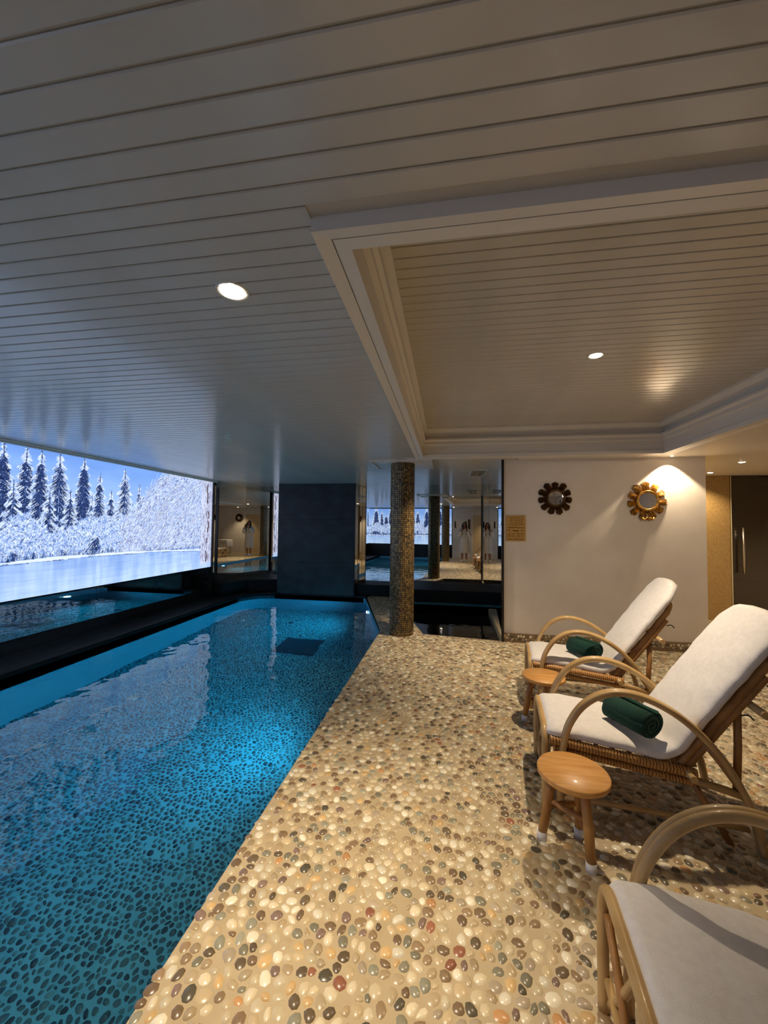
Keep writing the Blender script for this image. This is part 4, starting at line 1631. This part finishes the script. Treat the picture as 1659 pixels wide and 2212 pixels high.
def make_person():
    bx, by = 0.02, -0.36
    root = empty('person', (bx, by, 0))
    tag(root, 'person in a white bathrobe and slippers holding up a phone, seen in the mirrors', 'person')
    B = MB()
    # head, neck, torso
    B.ellipsoid((0, 0.01, 1.575), (0.073, 0.092, 0.112))
    B.ellipsoid((0, 0.045, 1.525), (0.052, 0.055, 0.06))
    B.ellipsoid((0, 0.105, 1.565), (0.011, 0.018, 0.022))
    B.ellipsoid((0, 0.098, 1.525), (0.022, 0.010, 0.009))
    for s in (-1, 1):
        B.ellipsoid((s * 0.075, 0.0, 1.57), (0.012, 0.022, 0.032))
        B.ellipsoid((s * 0.028, 0.088, 1.585), (0.014, 0.012, 0.009))
    B.tube([(0, -0.01, 1.36), (0, 0.0, 1.43), (0, 0.01, 1.50)], [0.066, 0.052, 0.05], 14)
    for (z, rx, ry) in ((1.33, 0.155, 0.085), (1.22, 0.15, 0.10), (1.08, 0.125, 0.09), (0.95, 0.155, 0.105), (0.86, 0.16, 0.105)):
        B.ellipsoid((0, -0.01, z), (rx, ry, 0.10))
    for s in (-1, 1):
        B.tube([(s * 0.085, 0, 0.88), (s * 0.085, 0.01, 0.68), (s * 0.085, 0.015, 0.47), (s * 0.088, 0.0, 0.33), (s * 0.09, -0.012, 0.09)],
               [0.085, 0.072, 0.05, 0.052, 0.033], 12)
        B.ellipsoid((s * 0.095, 0.045, 0.045), (0.042, 0.115, 0.036))
        B.ellipsoid((s * 0.165, -0.005, 1.35), (0.055, 0.055, 0.055))
        # arm: shoulder, elbow, wrist
        el = (s * 0.235, 0.06, 1.12)
        wr = (s * 0.085, 0.265, 1.375)
        B.tube([(s * 0.165, -0.005, 1.35), (s * 0.21, 0.02, 1.23), el], [0.046, 0.043, 0.037], 12)
        B.tube([el, (s * 0.17, 0.155, 1.235), wr], [0.038, 0.035, 0.025], 12)
        # palm and fingers closing on the phone edge
        pm = (s * 0.062, 0.30, 1.42)
        B.tube([wr, ((wr[0] + pm[0]) / 2, (wr[1] + pm[1]) / 2, (wr[2] + pm[2]) / 2), pm, (s * 0.052, 0.312, 1.455)], [0.025, 0.027, 0.027, 0.02], 10)
        for q, ln in enumerate((0.85, 1.0, 0.95, 0.75)):
            z = 1.475 - q * 0.0195
            B.tube([(s * 0.058, 0.305, z - 0.01), (s * 0.060, 0.324, z), (s * (0.050 - 0.0 * q), 0.3395, z + 0.003), (s * (0.050 - 0.022 * ln), 0.340, z + 0.003)],
                   [0.0095, 0.009, 0.008, 0.007], 8)
        B.tube([(s * 0.062, 0.295, 1.42), (s * 0.052, 0.296, 1.455), (s * 0.034, 0.305, 1.478), (s * 0.022, 0.314, 1.487)], [0.012, 0.0105, 0.009, 0.008], 8)
    remeshed(B, 'body', M_skin, root, 0.007, 3)
    # hair
    Hh = MB()
    Hh.ellipsoid((0, -0.012, 1.605), (0.086, 0.100, 0.095))
    Hh.ellipsoid((0, -0.065, 1.50), (0.085, 0.055, 0.16))
    Hh.ellipsoid((0, -0.085, 1.36), (0.08, 0.045, 0.20))
    for s in (-1, 1):
        Hh.tube([(s * 0.062, 0.03, 1.64), (s * 0.086, 0.02, 1.56), (s * 0.09, 0.02, 1.46), (s * 0.088, 0.075, 1.36), (s * 0.085, 0.10, 1.22), (s * 0.082, 0.105, 1.15)],
                [0.025, 0.03, 0.036, 0.036, 0.03, 0.012], 10)
    hr = remeshed(Hh, 'hair', M_hair, root, 0.009, 3)
    # bathrobe
    Rb = MB()
    for (z, rx, ry) in ((1.345, 0.175, 0.10), (1.24, 0.185, 0.135), (1.10, 0.175, 0.135), (0.98, 0.185, 0.145)):
        Rb.ellipsoid((0, -0.005, z), (rx, ry, 0.115), 20, 12)
    N = 28
    v, f = [], []
    prof = [(1.05, 0.172, 0.13), (0.95, 0.185, 0.142), (0.80, 0.20, 0.155), (0.6, 0.21, 0.165), (0.42, 0.222, 0.172), (0.37, 0.224, 0.174)]
    for (z, rx, ry) in prof:
        for k in range(N):
            a = 2 * math.pi * k / N
            w_ = 1 + 0.03 * math.cos(a * 7)
            v.append((rx * w_ * math.cos(a), ry * w_ * math.sin(a), z))
    for i in range(len(prof) - 1):
        for k in range(N):
            f.append((i * N + k, (i + 1) * N + k, (i + 1) * N + (k + 1) % N, i * N + (k + 1) % N))
    f.append(tuple(range(N)))
    f.append(tuple(reversed(range((len(prof) - 1) * N, len(prof) * N))))
    Rb.add(v, f, True)
    for s in (-1, 1):
        Rb.ellipsoid((s * 0.165, -0.005, 1.345), (0.075, 0.085, 0.075))
        Rb.tube([(s * 0.165, -0.005, 1.345), (s * 0.215, 0.02, 1.22), (s * 0.24, 0.06, 1.10)], [0.078, 0.082, 0.078], 14)
        Rb.tube([(s * 0.24, 0.06, 1.10), (s * 0.19, 0.135, 1.20), (s * 0.125, 0.215, 1.305)], [0.078, 0.078, 0.07], 14)
        # shawl collar
        Rb.tube([(s * 0.07, -0.06, 1.42), (s * 0.085, 0.03, 1.41), (s * 0.05, 0.115, 1.28), (0.0, 0.145, 1.10)], [0.024, 0.026, 0.024, 0.016], 8)
    Rb.tube([(0.19 * math.cos(a), 0.148 * math.sin(a), 1.03) for a in np.linspace(0, 2 * math.pi, 25)], 0.018, 8)
    remeshed(Rb, 'bathrobe', M_robe, root, 0.012, 4)
    for s in (-1, 1):
        Sl = MB()
        Sl.ellipsoid((s * 0.095, 0.05, 0.018), (0.052, 0.14, 0.018))
        Sl.ellipsoid((s * 0.095, 0.095, 0.045), (0.052, 0.075, 0.045))
        remeshed(Sl, 'slipper', M_slipper, root, 0.008, 2)
    return root


person = make_person()
ph = empty('phone', (0.0, -0.024, 1.46))
tag(ph, 'dark phone held up in both hands of the robed person', 'phone')
MB().box((-0.037, -0.0045, -0.08), (0.037, 0.0045, 0.08)).build('body', M_phone, ph, bevel=0.003)
MB().box((-0.033, -0.0052, -0.075), (0.033, -0.0046, 0.075)).build('screen', mat('phone_screen', (16, 18, 22), 0.1), ph)
for dz in (0.055, 0.035):
    o = MB().lathe([(0.0, 0.0), (0.009, 0.0), (0.009, 0.002), (0.0, 0.002)], 14).build('lens', M_frame, ph)
    o.rotation_euler = (-math.pi / 2, 0, 0)
    o.location = (-0.022, 0.0046, dz)

# ------------------------------------------------------------------ things behind the viewpoint, seen only in mirrors
dr2 = empty('door_2', (0.75, YEND + 0.002, 0))
tag(dr2, 'cream door in the white wall behind the viewpoint', 'door', kind='structure')
MB().box((-0.40, 0.0, 0.0), (0.40, 0.03, 2.05)).build('leaf', M_door, dr2)
b = MB()
b.box((-0.47, 0.0, 0), (-0.40, 0.045, 2.12)); b.box((0.40, 0.0, 0), (0.47, 0.045, 2.12)); b.box((-0.40, 0.0, 2.05), (0.40, 0.045, 2.12))
b.build('door_frame', M_trim, dr2)
MB().tube([(0.33, 0.03, 1.02), (0.33, 0.07, 1.02), (0.23, 0.07, 1.02)], 0.009, 8).build('handle', M_steel, dr2)


def coat_hook(x, label):
    r = empty('coat_hook', (x, YEND + 0.002, 1.6))
    tag(r, label, 'coat hook', 'iron coat hooks')
    MB().box((-0.03, 0.0, -0.16), (0.03, 0.02, 0.16)).build('plate', M_hook, r)
    MB().tube(catmull([(0, 0.02, 0.06), (0.0, 0.10, 0.05), (0.0, 0.16, 0.09)], 4), 0.014, 8).build('peg', M_hook, r)
    MB().tube(catmull([(0, 0.02, -0.10), (0.0, 0.07, -0.12), (0.0, 0.10, -0.08)], 4), 0.014, 8).build('peg', M_hook, r)


coat_hook(-0.48, 'dark iron coat hook at the corner of the back wall, seen in the mirror')
coat_hook(0.02, 'dark iron coat hook beside the cream door, seen in the mirror')
pb = tag(MB().box((0.12, YEND + 0.002, 1.35), (0.22, YEND + 0.03, 1.86)).build('wooden_plank', M_darkwood, bevel=0.005),
         'narrow dark wooden plank hung on the wall beside the cream door', 'wall decor')

tb = empty('side_table', (1.9, -1.35, 0))
tag(tb, 'small table with a white cloth near the rattan armchair, seen in the mirror', 'table')
for sx in (-1, 1):
    for sy in (-1, 1):
        MB().tube([(sx * 0.2, sy * 0.2, 0), (sx * 0.2, sy * 0.2, 0.68)], 0.018, 8).build('leg', M_rattan, tb)
MB().box((-0.27, -0.27, 0.68), (0.27, 0.27, 0.70)).build('tabletop', M_rattan, tb)
N = 48
v, f = [(0, 0, 0.708)], []
for ring, (rr_, z) in enumerate(((0.30, 0.708), (0.315, 0.69), (0.33, 0.5), (0.335, 0.36))):
    for k in range(N):
        a = 2 * math.pi * k / N
        sq = 1.0 / max(abs(math.cos(a)), abs(math.sin(a))) ** 0.6
        w_ = 1 + (0.04 * math.cos(a * 10) if ring > 1 else 0)
        v.append((rr_ * sq * w_ * math.cos(a), rr_ * sq * w_ * math.sin(a), z))
for k in range(N):
    f.append((0, 1 + k, 1 + (k + 1) % N))
    for q in range(3):
        f.append((1 + q * N + k, 1 + (q + 1) * N + k, 1 + (q + 1) * N + (k + 1) % N, 1 + q * N + (k + 1) % N))
cl = MB().add(v, f, True).build('tablecloth', M_cloth, tb, fix=True)

ac = empty('rattan_armchair', (2.7, -1.2, 0), R(100))
tag(ac, 'woven rattan armchair behind the viewpoint, seen in the mirror', 'armchair')
MB().box((-0.27, -0.26, 0.36), (0.27, 0.26, 0.42)).build('seat', M_rattan_d, ac, bevel=0.02)
b = MB()
v, f = [], []
for i in range(9):
    for j in range(9):
        s_, t_ = j / 8 * 2 - 1, i / 8
        v.append((s_ * (0.27 - 0.06 * t_), -0.25 - 0.16 * t_ + 0.05 * s_ * s_, 0.40 + 0.60 * t_ - 0.05 * s_ ** 4 * t_))
for i in range(8):
    for j in range(8):
        p0 = i * 9 + j
        f.append((p0, p0 + 1, p0 + 10, p0 + 9))
o = b.add(v, f, True).build('backrest', M_rattan, ac)
so = o.modifiers.new('thick', 'SOLIDIFY')
so.thickness = 0.03
for s in (-1, 1):
    MB().tube(catmull([(s * 0.28, 0.25, 0.0), (s * 0.28, 0.26, 0.4), (s * 0.28, 0.20, 0.60), (s * 0.28, 0.0, 0.64), (s * 0.28, -0.2, 0.58), (s * 0.28, -0.28, 0.4), (s * 0.28, -0.30, 0.0)], 5), 0.018, 8).build('armrest', M_rattan, ac)
